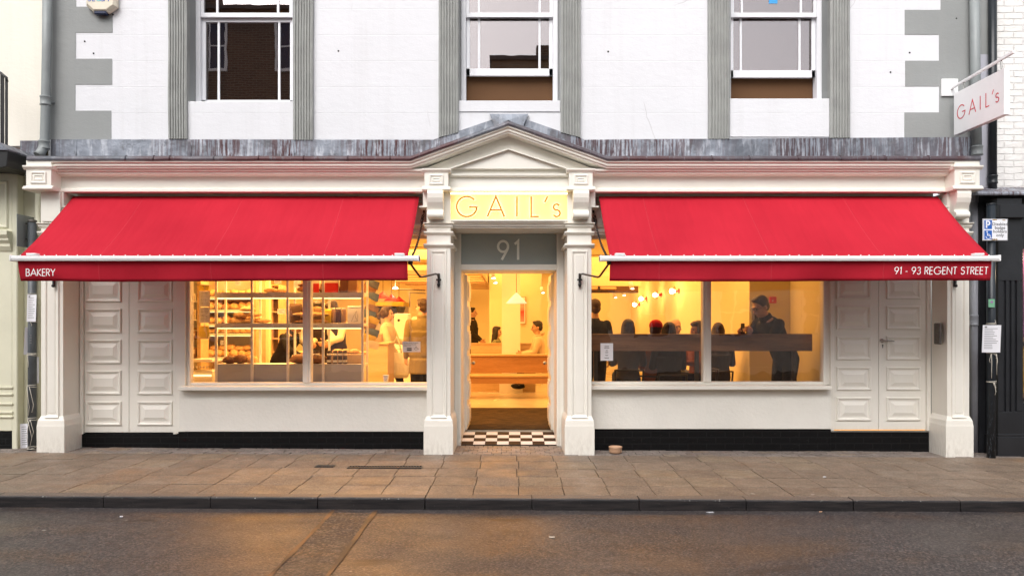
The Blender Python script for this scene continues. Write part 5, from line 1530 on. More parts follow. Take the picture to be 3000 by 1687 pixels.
U = thing('display_shelf_unit', 'white open grid shelf unit of bread and jars behind the left shop window', 'shelf unit', (-2.8,9.9,FZ))
ux = [-3.76,-3.305,-2.85,-2.40,-1.945]
for x in ux[:4]+[-1.9]:
    part('upright', M['unit_white'], (x-.014,x+.014,SY0,SY0+.03,FZ,2.5), parent=U); part('upright', M['unit_white'], (x-.012,x+.012,SY1-.03,SY1,FZ,2.5), parent=U)
shz = [(1.855,1.92),(1.473,1.53),(2.32,2.37)]
for za, zb_ in shz:
    s_ = part('shelf', M['unit_white'], (-3.775,-1.885,SY0+.0315,SY1-.031,za+.02,zb_), (-3.775,-1.885,SY0-.004,SY0-.0005,za,zb_), parent=U)
    part('led_strip', M['led'], (-3.74,-1.92,SY0+.002,SY0+.014,za-.012,za-.002), parent=s_)
for za in (1.855,1.473,2.32): area('shelf_light', (-2.83,SY0+.06,za-.015), (1.8,.03), 4.5)
part('back_panel', M['unit_grey'], (-3.775,-1.885,SY0+.032,SY0+.06,FZ,1.01), parent=U)
part('lower_shelf', M['unit_white'], (-3.775,-1.885,SY0+.062,SY1-.031,.985,1.01), parent=U)
z1, z2, z3 = 1.922, 1.532, 1.012
def loaf(x, y, z, rx, ry, rz_, yaw, m, label, group, name='bread_loaf', score=True):
    rot = Matrix.Rotation(yaw, 3, 'Z')
    q = MB()
    n, mm = 14, 8; v = []
    for j in range(1, mm):
        th = math.pi*j/mm
        for k in range(n):
            a = 2*math.pi*k/n
            d = Vector((math.sin(th)*math.cos(a), math.sin(th)*math.sin(a), math.cos(th)))
            s_ = 1+.12*mnoise.noise(d*2+Vector((x*9,y*5,z)))
            p = Vector((d.x*rx*s_, d.y*ry*s_, (d.z if d.z > 0 else d.z*.55)*rz_*s_))
            if score and d.z > .35 and abs(math.sin(p.x/rx*7.5+p.y/ry*1.5)) < .35: p.z -= rz_*.12
            v.append(rot@p + Vector((0,0,rz_*.55)))
    v += [Vector((0,0,rz_*1.5)), Vector((0,0,0))]
    fs = [(j*n+k,(j+1)*n+k,(j+1)*n+(k+1)%n,j*n+(k+1)%n) for j in range(mm-2) for k in range(n)]
    t_ = (mm-1)*n
    fs += [(t_,k,(k+1)%n) for k in range(n)] + [(t_+1,(mm-2)*n+(k+1)%n,(mm-2)*n+k) for k in range(n)]
    q.add([(p.x+x,p.y+y,p.z+z) for p in v], fs, 0, True)
    return single(q, name, m, label, 'bread', (x,y,z), group)
rnd = random.Random(3)
def row(x0, x1, y, z, n, rx, ry, rz_, m, label, group, jy=.03, yaw=.3, name='bread_loaf'):
    for i in range(n):
        x = x0+(x1-x0)*(i+.5)/n
        loaf(x, y+rnd.uniform(-jy,jy), z, rx*rnd.uniform(.9,1.1), ry, rz_*rnd.uniform(.85,1.15), rnd.uniform(-yaw,yaw), m, label, group, name)
# top shelf
row(-3.17,-2.9, 9.90, z1, 2, .09,.07,.045, M['crust'], 'golden pastry on the upper shelf under a paper label', 'pastries on the upper shelf', name='pastry')
row(-2.72,-2.2, 9.92, z1, 3, .14,.09,.06, M['dark_crust'], 'dark scored rye loaf on the upper window shelf', 'dark loaves on the upper shelf', yaw=.5)
loaf(-2.60, 9.93, z1+.07, .17,.08,.05, .2, M['dark_crust'], 'dark rye loaf lying on top of the others on the upper shelf', None)
# middle shelf: stacked rolls, baguettes
for (dx, dz, w) in [(0,0,.11),(.17,0,.10),(.33,0,.11),(.06,.075,.11),(.22,.078,.10),(.14,.15,.11)]:
    loaf(X(694,9.9)+dx, 9.9, z2+dz, w,.075,.045, rnd.uniform(-.3,.3), M['crust'], 'small oval roll in the stacked heap on the middle shelf', 'rolls heaped on the middle shelf', 'bread_roll')
row(-3.62,-3.42, 9.92, z2, 1, .12,.09,.055, M['crust'], 'round scored loaf at the left end of the middle shelf', None)
for i, (dy, dz, yw) in enumerate([(0,0,.04),(.09,0,-.05),(.04,.055,.12),(-.02,.09,.02)]):
    loaf(-2.58, 9.86+dy, z2+dz, .24,.045,.035, yw, M['crust'], 'long pale baguette in the bundle on the middle shelf', 'baguettes bundled on the middle shelf', 'baguette')
# lower shelf: pies in cloches / dark loaves
row(-3.70,-3.42, 9.88, z3, 2, .09,.08,.07, M['dark_crust'], 'dark glazed bun at the left of the lower shelf', 'dark buns on the lower shelf', name='bun')
row(-3.40,-3.34, 9.95, z3, 1, .09,.08,.06, M['crust'], 'single golden bun on the lower shelf beside the dark buns', None, name='bun')
row(-2.83,-2.42, 9.90, z3, 2, .15,.1,.08, M['dark_crust'], 'broad dark sourdough loaf in the middle of the lower shelf', 'broad dark loaves on the lower shelf')
row(-2.32,-2.0, 9.98, z3+.12, 3, .07,.06,.04, M['crust'], 'iced pastry on the tray behind the jam jars', 'pastries behind the jam jars', name='pastry')
mb = MB(); mb.box(-2.38,-1.93, 9.92,10.06, z3, z3+.118); single(mb, 'wooden_crate', M['oak'], 'shallow wooden crate raising pastries behind the jam jars', 'crate', (-2.15,10,z3), bevel=.004)
def bag(x, y, z, w, d, h, m, label, name='paper_bag', top=None, m2=None, cat='bag', group=None):
    T = thing(name, label, cat, (x,y,z), group=group)
    q = MB(); v = []; hs = [0,.3,.7,.92,1.0]
    for k, t_ in enumerate(hs):
        e = 1-.06*t_+.02*rnd.uniform(-1,1); dd = d*(1-.35*t_) if k < 4 else d*.25
        for sx_, sy_ in ((-1,-1),(0,-1.05),(1,-1),(1,1),(0,1.05),(-1,1)):
            v.append((x+sx_*w/2*e+rnd.uniform(-.004,.004), y+sy_*dd/2, z+h*t_+rnd.uniform(-.004,.004)))
    fs = [(k*6+i,k*6+(i+1)%6,(k+1)*6+(i+1)%6,(k+1)*6+i) for k in range(4) for i in range(6)] + [(5,4,3,2,1,0),(24,25,26,27,28,29)]
    q.add(v, fs); q.build('bag_body', m, T, bevel=.004)
    if m2: part('bag_band', m2, (x-w*.47,x+w*.47,y-d*.56-.004,y-d*.54,z+h*.02,z+h*.62), parent=T)
    return T
bag(X(924,9.9),9.9,z1,.13,.10,.19,M['label'],'white bag with a red base on the upper shelf beside the mullion', m2=M['red'])
bag(X(974,9.9),9.9,z1,.19,.12,.20,M['label'],'wide white and red gift bag in the middle of the upper shelf', m2=M['red'])
bag(X(1010,9.9),9.88,z1,.10,.10,.19,M['brown_bag'],'tall dark bag left of the tied sack on the upper shelf')
bag(X(1034,9.9),9.90,z1,.12,.12,.20,M['kraft'],'brown tied paper sack at the right end of the upper shelf')
bag(X(866,9.9),9.9,z2,.16,.14,.25,M['brown_bag'],'large dark brown paper bag left of the window mullion on the middle shelf')
for i, (px_, m, lb, w, hh) in enumerate([(886,M['brown_bag'],'narrow brown bag partly behind the window mullion',.07,.2),(914,M['foil_yellow'],'olive yellow packet right of the window mullion',.07,.21),(931,M['kraft'],'brown paper packet beside the olive packet on the middle shelf',.11,.20),(962,M['foil_yellow'],'dull yellow sack in the row of sacks on the middle shelf',.09,.18)]):
    bag(X(px_,9.9),9.9,z2,w,.09,hh,m,lb)
for i, (px_, lb) in enumerate([(978,'first glass jar of biscuits beside the cookbook'),(992,'middle glass jar of dark grain beside the cookbook'),(1007,'tall glass jar closest to the cookbook')]):
    T = thing('glass_jar', lb, 'jar', (X(px_,9.9),9.9,z2), group='glass jars beside the cookbook')
    q = MB(); q.lathe([(.034,0),(.036,.02),(.036,.15),(.028,.165),(.028,.175)], (X(px_,9.9),9.9,z2), 16); q.build('jar_body', M['jam'] if i == 1 else M['foil_brown'], T)
    q = MB(); q.lathe([(.031,.175),(.031,.195),(.0,.197)], (X(px_,9.9),9.9,z2), 16); q.build('lid', M['label'], T)
T = thing('cookbook', 'white cookbook with a line drawing standing on the middle shelf', 'book', (X(1040,9.85),9.85,z2))
bx0, bx1 = X(1018,9.85), X(1062,9.85)
part('cover', M['paper'], (bx0,bx1,9.85,9.87,z2,z2+.22), parent=T, bevel=.002)
part('pages', M['label'], (bx0+.005,bx1-.004,9.871,9.885,z2+.004,z2+.216), parent=T)
font_mesh('COMPANION', .026, (bx0+.012,9.849,z2+.188), 'title', M['grey_ink'], T)
q = MB(); ribbon(q, [(0,.02),(.03,.09),(.06,.15),(.05,.08),(.08,.03),(.03,.02)], .004, lambda a,b,d: Vector((bx0+.05+a,9.8495-d,z2+b)), .0005); ribbon(q, [(.09,.02),(.10,.10),(.085,.16)], .003, lambda a,b,d: Vector((bx0+.03+a,9.8495-d,z2+b)), .0005); q.build('line_drawing', M['grey_ink'], T)
# stacked jam jars, lower shelf, two high
for i, px_ in enumerate([918,931,965,983,998,1012]):
    for k in range(2):
        x = X(px_,9.88); z = z3+k*.085
        T = thing('jam_jar', ('dark jam jar, upper one of its stack of two on the lower shelf' if k else 'dark jam jar under another in the stacks on the lower shelf'), 'jar', (x,9.86,z), group='stacked jam jars')
        q = MB(); q.lathe([(.026,0),(.028,.01),(.028,.06),(.024,.068)], (x,9.86,z), 14); q.build('jar_body', M['jam'], T)
        q = MB(); q.lathe([(.0285,.018),(.0285,.048)], (x,9.86,z), 14); q.build('paper_label', M['label'], T)
        q = MB(); q.lathe([(.026,.068),(.026,.082),(0,.083)], (x,9.86,z), 14); q.build('lid', M['ink'], T)
# little price cards
for i, (px_, z, w, h_, lb) in enumerate([(697,z1+.10,.075,.065,'cream price card pinned above the upper shelf pastries'),(814,z1+.12,.09,.07,'cream price card above the dark rye loaves'),(871,z1+.06,.09,.11,'handwritten white card at the top left of the mullion'),(725,z2+.17,.09,.05,'white price card above the heap of rolls'),(824,z2+.12,.10,.065,'white price card behind the baguettes'),(650,z3+.24,.04,.055,'tiny white card above the long loaves')]):
    T = thing('price_card', lb, 'card', (X(px_,9.97),9.97,z))
    part('card', M['paper'], (X(px_,9.97)-w/2,X(px_,9.97)+w/2,9.97,9.973,z,z+h_), parent=T)
    q = MB()
    for l in range(3): q.box(X(px_,9.97)-w*.38, X(px_,9.97)+w*rnd.uniform(.0,.36), 9.9685, 9.9698, z+h_*(.75-.22*l), z+h_*(.80-.22*l))
    q.build('writing', M['grey_ink'], T)

# bread rack behind, and side shelving
RY = 11.4
K_ = thing('bread_rack', 'tall oak rack filled with rows of loaves at the back left of the shop window', 'rack', (-4.2,RY,FZ))
rx0, rx1 = X(596,RY), X(742,RY)
levels = [Z(868,RY), Z(908,RY), Z(962,RY), Z(975,RY)-.0, Z(1048,RY)]
levels = [Z(868,RY), Z(906,RY), Z(948,RY), Z(976,RY), Z(1046,RY)]
part('back_board', M['int_white'], (rx0,rx1,RY+.42,RY+.45,FZ,2.6), parent=K_)
part('side_board', M['oak'], (rx0-.03,rx0-.002,RY,RY+.45,FZ,2.6), parent=K_); part('side_board', M['oak'], (rx1+.002,rx1+.04,RY,RY+.45,FZ,2.6), parent=K_)
for z in levels:
    s_ = part('shelf', M['unit_white'], (rx0,rx1,RY,RY+.42,z-.035,z), parent=K_)
    part('led_strip', M['led_soft'], (rx0+.02,rx1-.02,RY+.01,RY+.02,z-.045,z-.036), parent=s_)
nm = ['top','second','third','fourth','lowest']
for li, z in enumerate(levels[:5]):
    n = [6,6,6,7,6][li]
    for rr in range(2):
        row(rx0+.02, rx1-.02, RY+.10+.16*rr, z+.001, n, .075, .085, .07 if li != 3 else .05, M['crust'], f'golden loaf in the {"front" if rr == 0 else "rear"} row on the {nm[li]} shelf of the back rack', f'loaves on the {nm[li]} shelf of the back rack', .012)
row(rx0+.05, rx1-.05, RY+.14, levels[4]+.09, 5, .09,.09,.06, M['crust'], 'golden loaf piled on the others on the lowest shelf of the back rack', 'loaves piled on the lowest shelf', .012)
row(rx0+.05, rx1-.1, RY+.14, levels[1]+.09, 5, .085,.08,.05, M['dark_crust'], 'darker loaf piled on the second shelf of the back rack', 'dark loaves piled on the second shelf', .012)
q = MB(); q.lathe([(0,-.006),(.02,-.006),(.022,0)], (X(708,RY),RY+.1,Z(980,RY)), 14)
# side shelving seen at the very left of the window
S2 = thing('side_shelving', 'narrow wall shelves stacked with packets at the far left of the shop window', 'shelving', (-4.1,10.3,FZ))
sy = 10.3; a0, a1 = X(545,sy), X(577,sy)
part('back_board', M['unit_grey'], (a0-.3,a1,sy+.25,sy+.27,FZ,2.6), parent=S2); part('side_board', M['oak'], (a1+.002,a1+.05,sy,sy+.27,FZ,2.6), parent=S2)
cols = ['paper','label','foil_brown','kraft','jam']
for i, py_ in enumerate([880,935,990,1043,1098]):
    s_ = part('shelf', M['bar_wood'] if i > 1 else M['unit_white'], (a0-.3,a1,sy,sy+.249,Z(py_,sy)-.02,Z(py_,sy)), parent=S2)
    for k in range(2):
        T = thing('boxed_goods', f'{["white","cream","bronze","brown","dark"][i]} {["carton at the front","carton standing behind"][k]} on the {["top","second","third","fourth","bottom"][i]} narrow side shelf', 'carton', (a1-.07,sy+.05+.1*k,Z(py_,sy)))
        h_ = rnd.uniform(.09,.14); part('box', M[cols[i]], (a1-.13+.02*k,a1-.02,sy+.02+.1*k,sy+.1+.1*k,Z(py_,sy),Z(py_,sy)+h_), parent=T, bevel=.004)
        part('front_label', M['label' if i != 1 else 'foil_yellow'], (a1-.11+.02*k,a1-.04,sy+.017+.1*k,sy+.0195+.1*k,Z(py_,sy)+.03,Z(py_,sy)+h_-.03), parent=T)
# menus and yellow bags on a standing panel
wallp('timber_partition', M['int_wall'], (X(579,10.5),X(600,10.5),10.5,10.56,FZ,2.94))
for i, (pa, pb, lb) in enumerate([(852,898,'upper of two printed menus hung inside the left end of the window'),(900,945,'lower of two printed menus hung inside the left end of the window')]):
    T = notice('menu_sheet', X(584,9.62), X(615,9.62), 9.62, Z(pb,9.62), Z(pa,9.62), lb, 'menu', 9, .0)
for i, (pa, pb, lb) in enumerate([(836,851,'yellow packet clipped above the upper menu'),(955,992,'yellow foil bag hanging below the lower menu')]):
    bag(X(598,9.7), 9.7, Z(pb,9.7), .13, .03, (pb-pa)/F*9.7, M['foil_yellow'], lb, 'snack_packet', cat='packet')
mb = MB(); mb.tube([(X(599,9.68),9.68,Z(835,9.68)),(X(599,9.68),9.68,Z(960,9.68))], .003, 6); mb.tube([(X(575,9.68),9.68,Z(834,9.68)),(X(618,9.68),9.68,Z(836,9.68))], .005, 6)
single(mb, 'hanging_rail', M['steel'], 'thin steel rail and cord the menus hang from', 'rail', (X(599,9.68),9.68,Z(835,9.68)))
# lit refrigerated case low at the left
T = thing('refrigerated_case', 'low glazed display case glowing at the bottom left of the window', 'display case', (X(590,9.9),9.9,.6))
cx0, cx1 = X(560,9.95), X(622,9.95)
part('case_body', M['int_white'], (cx0,cx1,9.95,10.25,.5,Z(1085,9.95)), parent=T, bevel=.01); part('case_top', M['unit_white'], (cx0,cx1,9.93,10.26,Z(1060,9.95),Z(1052,9.95)), parent=T)
part('light_bar', M['led'], (cx0+.01,cx1-.01,9.94,9.95,Z(1101,9.95),Z(1098,9.95)), parent=T); part('case_front', M['jar_glass'], (cx0,cx1,9.94,9.944,Z(1083,9.95),Z(1060,9.95)), parent=T)
for k in range(5): part('ticket', M['label'], (cx0+.02+.045*k,cx0+.045+.045*k,9.936,9.939,Z(1078,9.95),Z(1071,9.95)), parent=T)
# far cabinet with small drawers (seen behind the baguettes)
T = thing('crockery_cabinet', 'tall oak cabinet of small square compartments behind the baguettes', 'cabinet', (X(785,13.5),13.5,FZ))
c0, c1 = X(752,13.5), X(818,13.5)
part('carcass', M['oak'], (c0,c1,13.6,13.9,FZ,2.2), parent=T); 
q = MB()
for i in range(4): q.box(c0+(c1-c0)*i/3-.012, c0+(c1-c0)*i/3+.012, 13.48, 13.6, FZ, 2.2)
for k in range(9): q.box(c0, c1, 13.485, 13.6, .3+.235*k, .32+.235*k)
q.build('compartment_grid', M['oak'], T)
part('compartment_back', M['brown_bag'], (c0+.02,c1-.02,13.59,13.598,.1,2.15), parent=T)
# serving counter
T = thing('serving_counter', 'pale oak serving counter end right of the window shelves', 'counter', (X(1105,12),12.1,FZ))
part('front_panel', M['oak'], (X(1072,12),X(1137,12),12.0,12.6,FZ,Z(1010,12)), parent=T, bevel=.006)
part('countertop', M['oak'], (X(1070,12)-.02,X(1138,12)+.01,11.98,12.62,Z(1010,12)+.001,Z(1007,12)+.02), parent=T, bevel=.006)
T = thing('back_counter', 'long oak back counter behind the staff', 'counter', (-3.4,13,FZ))
part('front_panel', M['int_white'], (-3.75,-2.35,12.9,13.3,FZ,1.0), parent=T); part('countertop', M['oak'], (-3.78,-2.32,12.88,13.32,1.001,1.04), parent=T, bevel=.004)
bag(X(1092,12.2), 12.25, 1.235, .30, .2, .12, M['foil_brown'], 'basket of wrapped pastries on top of the serving counter', 'wrapped_pastries', cat='pastry')
# oven, coffee machine, extractor behind
yy = 17.5
T = thing('bread_oven', 'grey green bread oven below the red pendant lamps', 'oven', (X(1140,yy),yy,FZ))
part('oven_body', M['unit_grey'], (X(1098,yy),X(1182,yy),yy,yy+.9,FZ,Z(883,yy)), parent=T, bevel=.02); part('oven_door', M['ink'], (X(1100,yy),X(1165,yy),yy-.02,yy-.001,Z(930,yy),Z(898,yy)), parent=T, bevel=.01)
part('oven_hood', M['foil_yellow'], (X(1096,yy),X(1184,yy),yy-.1,yy+.9,Z(897,yy),Z(884,yy)), parent=T, bevel=.01)
yy = 15.0
T = thing('coffee_machine', 'white and steel coffee machine with a dark hopper behind the woman', 'coffee machine', (X(1178,yy),yy,1.0))
part('machine_body', M['unit_white'], (X(1154,yy),X(1197,yy),yy,yy+.4,1.0,Z(918,yy)), parent=T, bevel=.02)
q = MB(); q.lathe([(.05,0),(.09,.10),(.09,.14),(0,.15)], (X(1170,yy),yy+.2,Z(918,yy)), 16); q.build('bean_hopper', M['ink'], T)
q = MB(); q.lathe([(.0,-.004),(.025,-.004),(.026,0)], (X(1168,yy),yy-.001,Z(938,yy)), 14, axis='y'); q.build('badge', M['ink'], T)
T = thing('coffee_counter', 'white counter carrying the coffee machine', 'counter', (X(1178,yy),yy,FZ)); part('counter_body', M['int_white'], (X(1140,yy),X(1215,yy),yy-.1,yy+.6,FZ,.995), parent=T, bevel=.005)
# conduits on the back wall
mb = MB()
for pts_ in ([(1165,847),(1246,850)],[(1200,858),(1200,900)],[(1200,857),(1246,859)]):
    mb.tube([P(a,b,19.8) for a,b in pts_], .02, 8)
single(mb, 'wall_conduit', M['unit_grey'], 'grey electrical conduit high on the back wall of the shop', 'conduit', tuple(P(1200,858,19.8)))
T = thing('ceiling_strip_light', 'bright oval ceiling light beside the red pendant lamps', 'light', tuple(P(1158,844,17)))
q = MB(); q.ball(P(1158,844,17), (.06,.05,.02), 14, 8); q.build('diffuser', M['spot_glow'], T); q = MB(); q.tube([P(1158,842,17), (X(1158,17),17,2.95)], .008, 6); q.build('stem', M['unit_white'], T)
# hanging strips of snack packets
HX, HY = X(1087,10.5), 10.5
mb = MB(); mb.tube([(HX-.03,HY,2.95),(HX-.02,HY,1.25)], .004, 6); single(mb, 'hanging_strip', M['steel'], 'thin hanging strip holding foil packets right of the shelves', 'strip', (HX,HY,2.9))
cl = ['foil_blue','foil_brown','foil_blue','foil_yellow','foil_brown','foil_blue','foil_yellow','foil_brown','foil_blue','foil_yellow','label']
for i, c in enumerate(cl):
    z = 2.06-.082*i; x = HX+(-.03 if i%2 else .015)
    q = MB(); tilt = rnd.uniform(.25,.55); ca, sa = math.cos(tilt), math.sin(tilt); v = []
    for t_ in lin(-1,1,4):
        for s_ in lin(-1,1,4):
            bulge = .022*(1-t_*t_)*(1-s_*s_)
            a, b = s_*.095, t_*.055
            v.append((a, b, bulge))
    vv = [(x+a*ca+b*sa, HY-.01-c_-.2*b, z-a*sa+b*ca) for a,b,c_ in v] + [(x+a*ca+b*sa, HY-.006+c_*.6-.2*b, z-a*sa+b*ca) for a,b,c_ in v]
    fs = []
    for j in range(4):
        for k in range(4):
            o = j*5+k; fs += [(o,o+1,o+6,o+5), (25+o,25+o+5,25+o+6,25+o+1)]
    q.add(vv, fs, 0, True)
    lbn = {'foil_blue':'blue grey','foil_brown':'bronze brown','foil_yellow':'mustard yellow','label':'cream'}[c]
    pos_ = ['topmost','second from the top','third from the top','fourth from the top','fifth from the top','middle','seventh from the top','fourth from the bottom','third from the bottom','second from the bottom','lowest'][i]
    single(q, 'snack_packet', M[c], f'{lbn} foil packet, {pos_} on the hanging strip', 'packet', (x,HY,z), 'foil packets on the hanging strip')
# paper cup on the sill, notices on the glass
cxp = X(1129.5,9.5)
T = thing('paper_cup', 'white takeaway coffee cup standing on the inner window ledge', 'cup', (cxp,9.53,.82))
cz = Z(1121,9.53)
q = MB(); q.lathe([(.028,0),(.036,.085)], (cxp,9.53,cz), 20); q.build('cup_body', M['paper'], T); q = MB(); q.lathe([(.039,.085),(.039,.094),(.034,.099),(.0,.099)], (cxp,9.53,cz), 20); q.build('lid', M['paper'], T)
q = MB(); ribbon(q, [(-.006,0),(.0,.012),(.008,.02)], .003, lambda a,b,d: Vector((cxp+.008+a,9.53-.0335-d,cz+.03+b)), .001); q.build('cup_mark', M['ink'], T)
part('inner_window_ledge', M['int_wall'], (-3.95,-1.02,9.472,9.62,.70,cz-.001)); part('inner_window_ledge', M['int_wall'], (.935,3.87,9.472,9.56,.70,.80))
T = thing('window_sticker', 'white sticker with small print and a drawn cup on the glass right of the counter', 'sticker', (X(1205,9.41),9.41,Z(1031,9.41)))
gy = 9.412
part('paper_sheet', M['paper'], (X(1179,gy),X(1232,gy),gy-.001,gy,Z(1031,gy),Z(1000,gy)), parent=T)
for i, ln in enumerate(['EAT JUST MORE OF WHAT','YOU LOVE WITH OUR','LOYALTY APP']):
    font_mesh(ln, .0155, (X(1182,gy),gy-.0015,Z(1006+4*i,gy)), 'printed_text', M['ink'], T, depth=.0003)
part('store_button', M['ink'], (X(1192,gy),X(1206,gy),gy-.0018,gy-.001,Z(1022,gy),Z(1018.5,gy)), (X(1192,gy),X(1206,gy),gy-.0018,gy-.001,Z(1027,gy),Z(1023.5,gy)), parent=T)
q = MB(); o_ = P(1219,1020,gy); ribbon(q, arc(0,0,.022,.022,180,360,12)+[(-.022,0)], .003, lambda a,b,d: Vector((o_.x+a,gy-.001-d,o_.z+b)), .0005); ribbon(q, arc(.024,-.008,.009,.008,90,-90,8), .0025, lambda a,b,d: Vector((o_.x+a,gy-.001-d,o_.z+b)), .0005); ribbon(q, [(-.012,.006),(-.006,.022),(0,.008),(.006,.024),(.012,.006)], .002, lambda a,b,d: Vector((o_.x+a,gy-.001-d,o_.z+b)), .0005)
q.build('cup_drawing', M['ink'], T)
T = thing('opening_hours_sheet', 'white sheet of centred print on the left of the seating window glass', 'notice', (X(1777,gy),gy,Z(1056,gy)))
part('paper_sheet', M['paper'], (X(1759,gy),X(1796,gy),gy-.001,gy,Z(1056,gy),Z(1005,gy)), parent=T)
q = MB()
for (py_, w) in [(1013,14),(1014.8,12),(1018,15),(1019.6,15),(1025,5),(1027,7),(1031,9),(1033,8),(1039,9),(1041,7),(1047,14),(1048.6,12)]:
    q.box(X(1777.5-w/2,gy), X(1777.5+w/2,gy), gy-.0016, gy-.0009, Z(py_+.8,gy), Z(py_,gy))
q.build('printed_lines', M['ink'], T)
# reflected van etc. are left to the real street

# ============================================================ HIGH TABLE, STOOLS
T = thing('high_table', 'long dark rustic plank counter across the seating window', 'table', (2.4,9.75,FZ))
part('front_board', M['bar_wood'], (.96,X(2380,9.7),9.70,9.74,Z(1028,9.7),Z(978,9.7)), parent=T, bevel=.003)
part('tabletop', M['bar_wood'], (.955,X(2380,9.7),9.741,10.02,Z(978,9.7)-.045,Z(978,9.7)-.003), parent=T, bevel=.003)
for xx in (1.05, 2.35, 3.6): part('leg', M['stool'], (xx,xx+.05,9.85,9.9,FZ,Z(978,9.7)-.046), parent=T)
def stool(x, y, label, yaw=0):
    T = thing('bar_stool', label, 'stool', (x,y,FZ), rz=yaw, group='grey metal stools along the seating window')
    q = MB(); q.box(-.18,.18,-.18,.18,.60,.625); q.build('seat', M['stool'], T, bevel=.02, local=True)
    for sx_ in (-1,1):
        for sy_ in (-1,1):
            q = MB(); q.tube([(sx_*.15,sy_*.15,.60),(sx_*.21,sy_*.21,0)], [.022,.014], 8); q.build('leg', M['stool'], T, local=True)
    q = MB()
    for a,b in (((-.19,-.19),(.19,-.19)),((.19,-.19),(.19,.19)),((.19,.19),(-.19,.19)),((-.19,.19),(-.19,-.19))): q.tube([(a[0],a[1],.22),(b[0],b[1],.22)], .009, 6)
    q.build('foot_ring', M['stool'], T, local=True)
    q = MB(); pts = [(-.17,-.17,.62),(-.185,-.20,.85)] + [(-.185*math.cos(R(a)),-.20-.05*math.sin(R(a)),.88) for a in range(0,181,20)] + [(.185,-.20,.85),(.17,-.17,.62)]
    q.tube(pts, .014, 8); q.build('backrest', M['stool'], T, local=True)
    return T

# ============================================================ PEOPLE
def remesh(mb, voxel, smooth=2):
    me = bpy.data.meshes.new('tmp'); me.from_pydata([tuple(v) for v in mb.v], [], mb.f)
    bm = bmesh.new(); bm.from_mesh(me); bmesh.ops.recalc_face_normals(bm, faces=bm.faces); bm.to_mesh(me); bm.free()
    ob = bpy.data.objects.new('tmp', me); COL.objects.link(ob)
    m = ob.modifiers.new('r','REMESH'); m.mode = 'VOXEL'; m.voxel_size = voxel; m.use_smooth_shade = True
    if smooth: s_ = ob.modifiers.new('s','SMOOTH'); s_.iterations = smooth; s_.factor = .5
    dg = bpy.context.evaluated_depsgraph_get()
    out = bpy.data.meshes.new_from_object(ob.evaluated_get(dg))
    COL.objects.unlink(ob); bpy.data.objects.remove(ob); bpy.data.meshes.remove(me)
    return out
def link_mesh(me, name, m, parent):
    me.name = name; me.materials.clear(); me.materials.append(m)
    o = bpy.data.objects.new(name, me); COL.objects.link(o); o.parent = parent; return o
def caps(q, p0, r0, p1, r1, n=12):
    p0, p1 = Vector(p0), Vector(p1)
    q.tube([p0, p0.lerp(p1,.33), p0.lerp(p1,.66), p1], [r0, r0*.7+r1*.3+.004, r0*.35+r1*.65+.002, r1], n)
    q.ball(p0, r0, n, 8); q.ball(p1, r1, n, 8)
def cloth(name, col, rough=.85, scale=18):
    t = NT(name); p = t.obj(); n = t.noise(t.mapping(p,(1,1,.6)), scale*.5, 5, .6); f = t.noise(p, 220, 2)
    return t.bsdf(t.mix(n, tuple(c*.8 for c in col), col), rough, nrm=t.bump(f,.0008,.5,t.bump(n,.02)), spec=.2)
CL = dict(black=cloth('black_cloth',(.012,.012,.014)), coat=cloth('dark_brown_coat',(.035,.028,.02)), tweed=cloth('olive_tweed',(.20,.16,.08)), cream=cloth('cream_knit',(.70,.60,.44)), navy=cloth('navy_cloth',(.02,.025,.05)),
          denim=cloth('blue_denim',(.04,.06,.12)), grey=cloth('grey_cloth',(.12,.12,.12)), tan=cloth('tan_jacket',(.42,.28,.14)), green=cloth('olive_cloth',(.22,.22,.12)), sand=cloth('sand_hoodie',(.66,.50,.33)), white=cloth('white_cloth',(.7,.68,.62)), apron=cloth('dark_apron',(.03,.02,.02)), red=cloth('red_cap_cloth',(.62,.03,.05)), rust=cloth('rust_cloth',(.30,.10,.05)))
def hairm(name, c):
    t = NT(name); p = t.obj(); n = t.noise(t.mapping(p,(9,9,1.2)), 9, 5, .7)
    return t.bsdf(t.mix(t.ramp(n,[(.35,0),(.7,1)]), tuple(x*.45 for x in c), c), .45, nrm=t.bump(n,.012), spec=.4)
HR = dict(black=hairm('black_hair',(.03,.022,.018)), brown=hairm('brown_hair',(.085,.045,.025)), blond=hairm('fair_hair',(.42,.28,.14)), dark=hairm('dark_brown_hair',(.05,.028,.018)))
def skinm(name, c):
    t = NT(name); n = t.noise(t.obj(), 12, 4)
    return t.bsdf(t.mix(n, tuple(x*.85 for x in c), c), .5, nrm=t.bump(t.noise(t.obj(),90,3),.001), spec=.35, Subsurface__Weight=.08)
SK = dict(fair=skinm('fair_skin',(.62,.38,.27)), olive=skinm('olive_skin',(.48,.28,.17)), brown=skinm('brown_skin',(.25,.13,.075)))
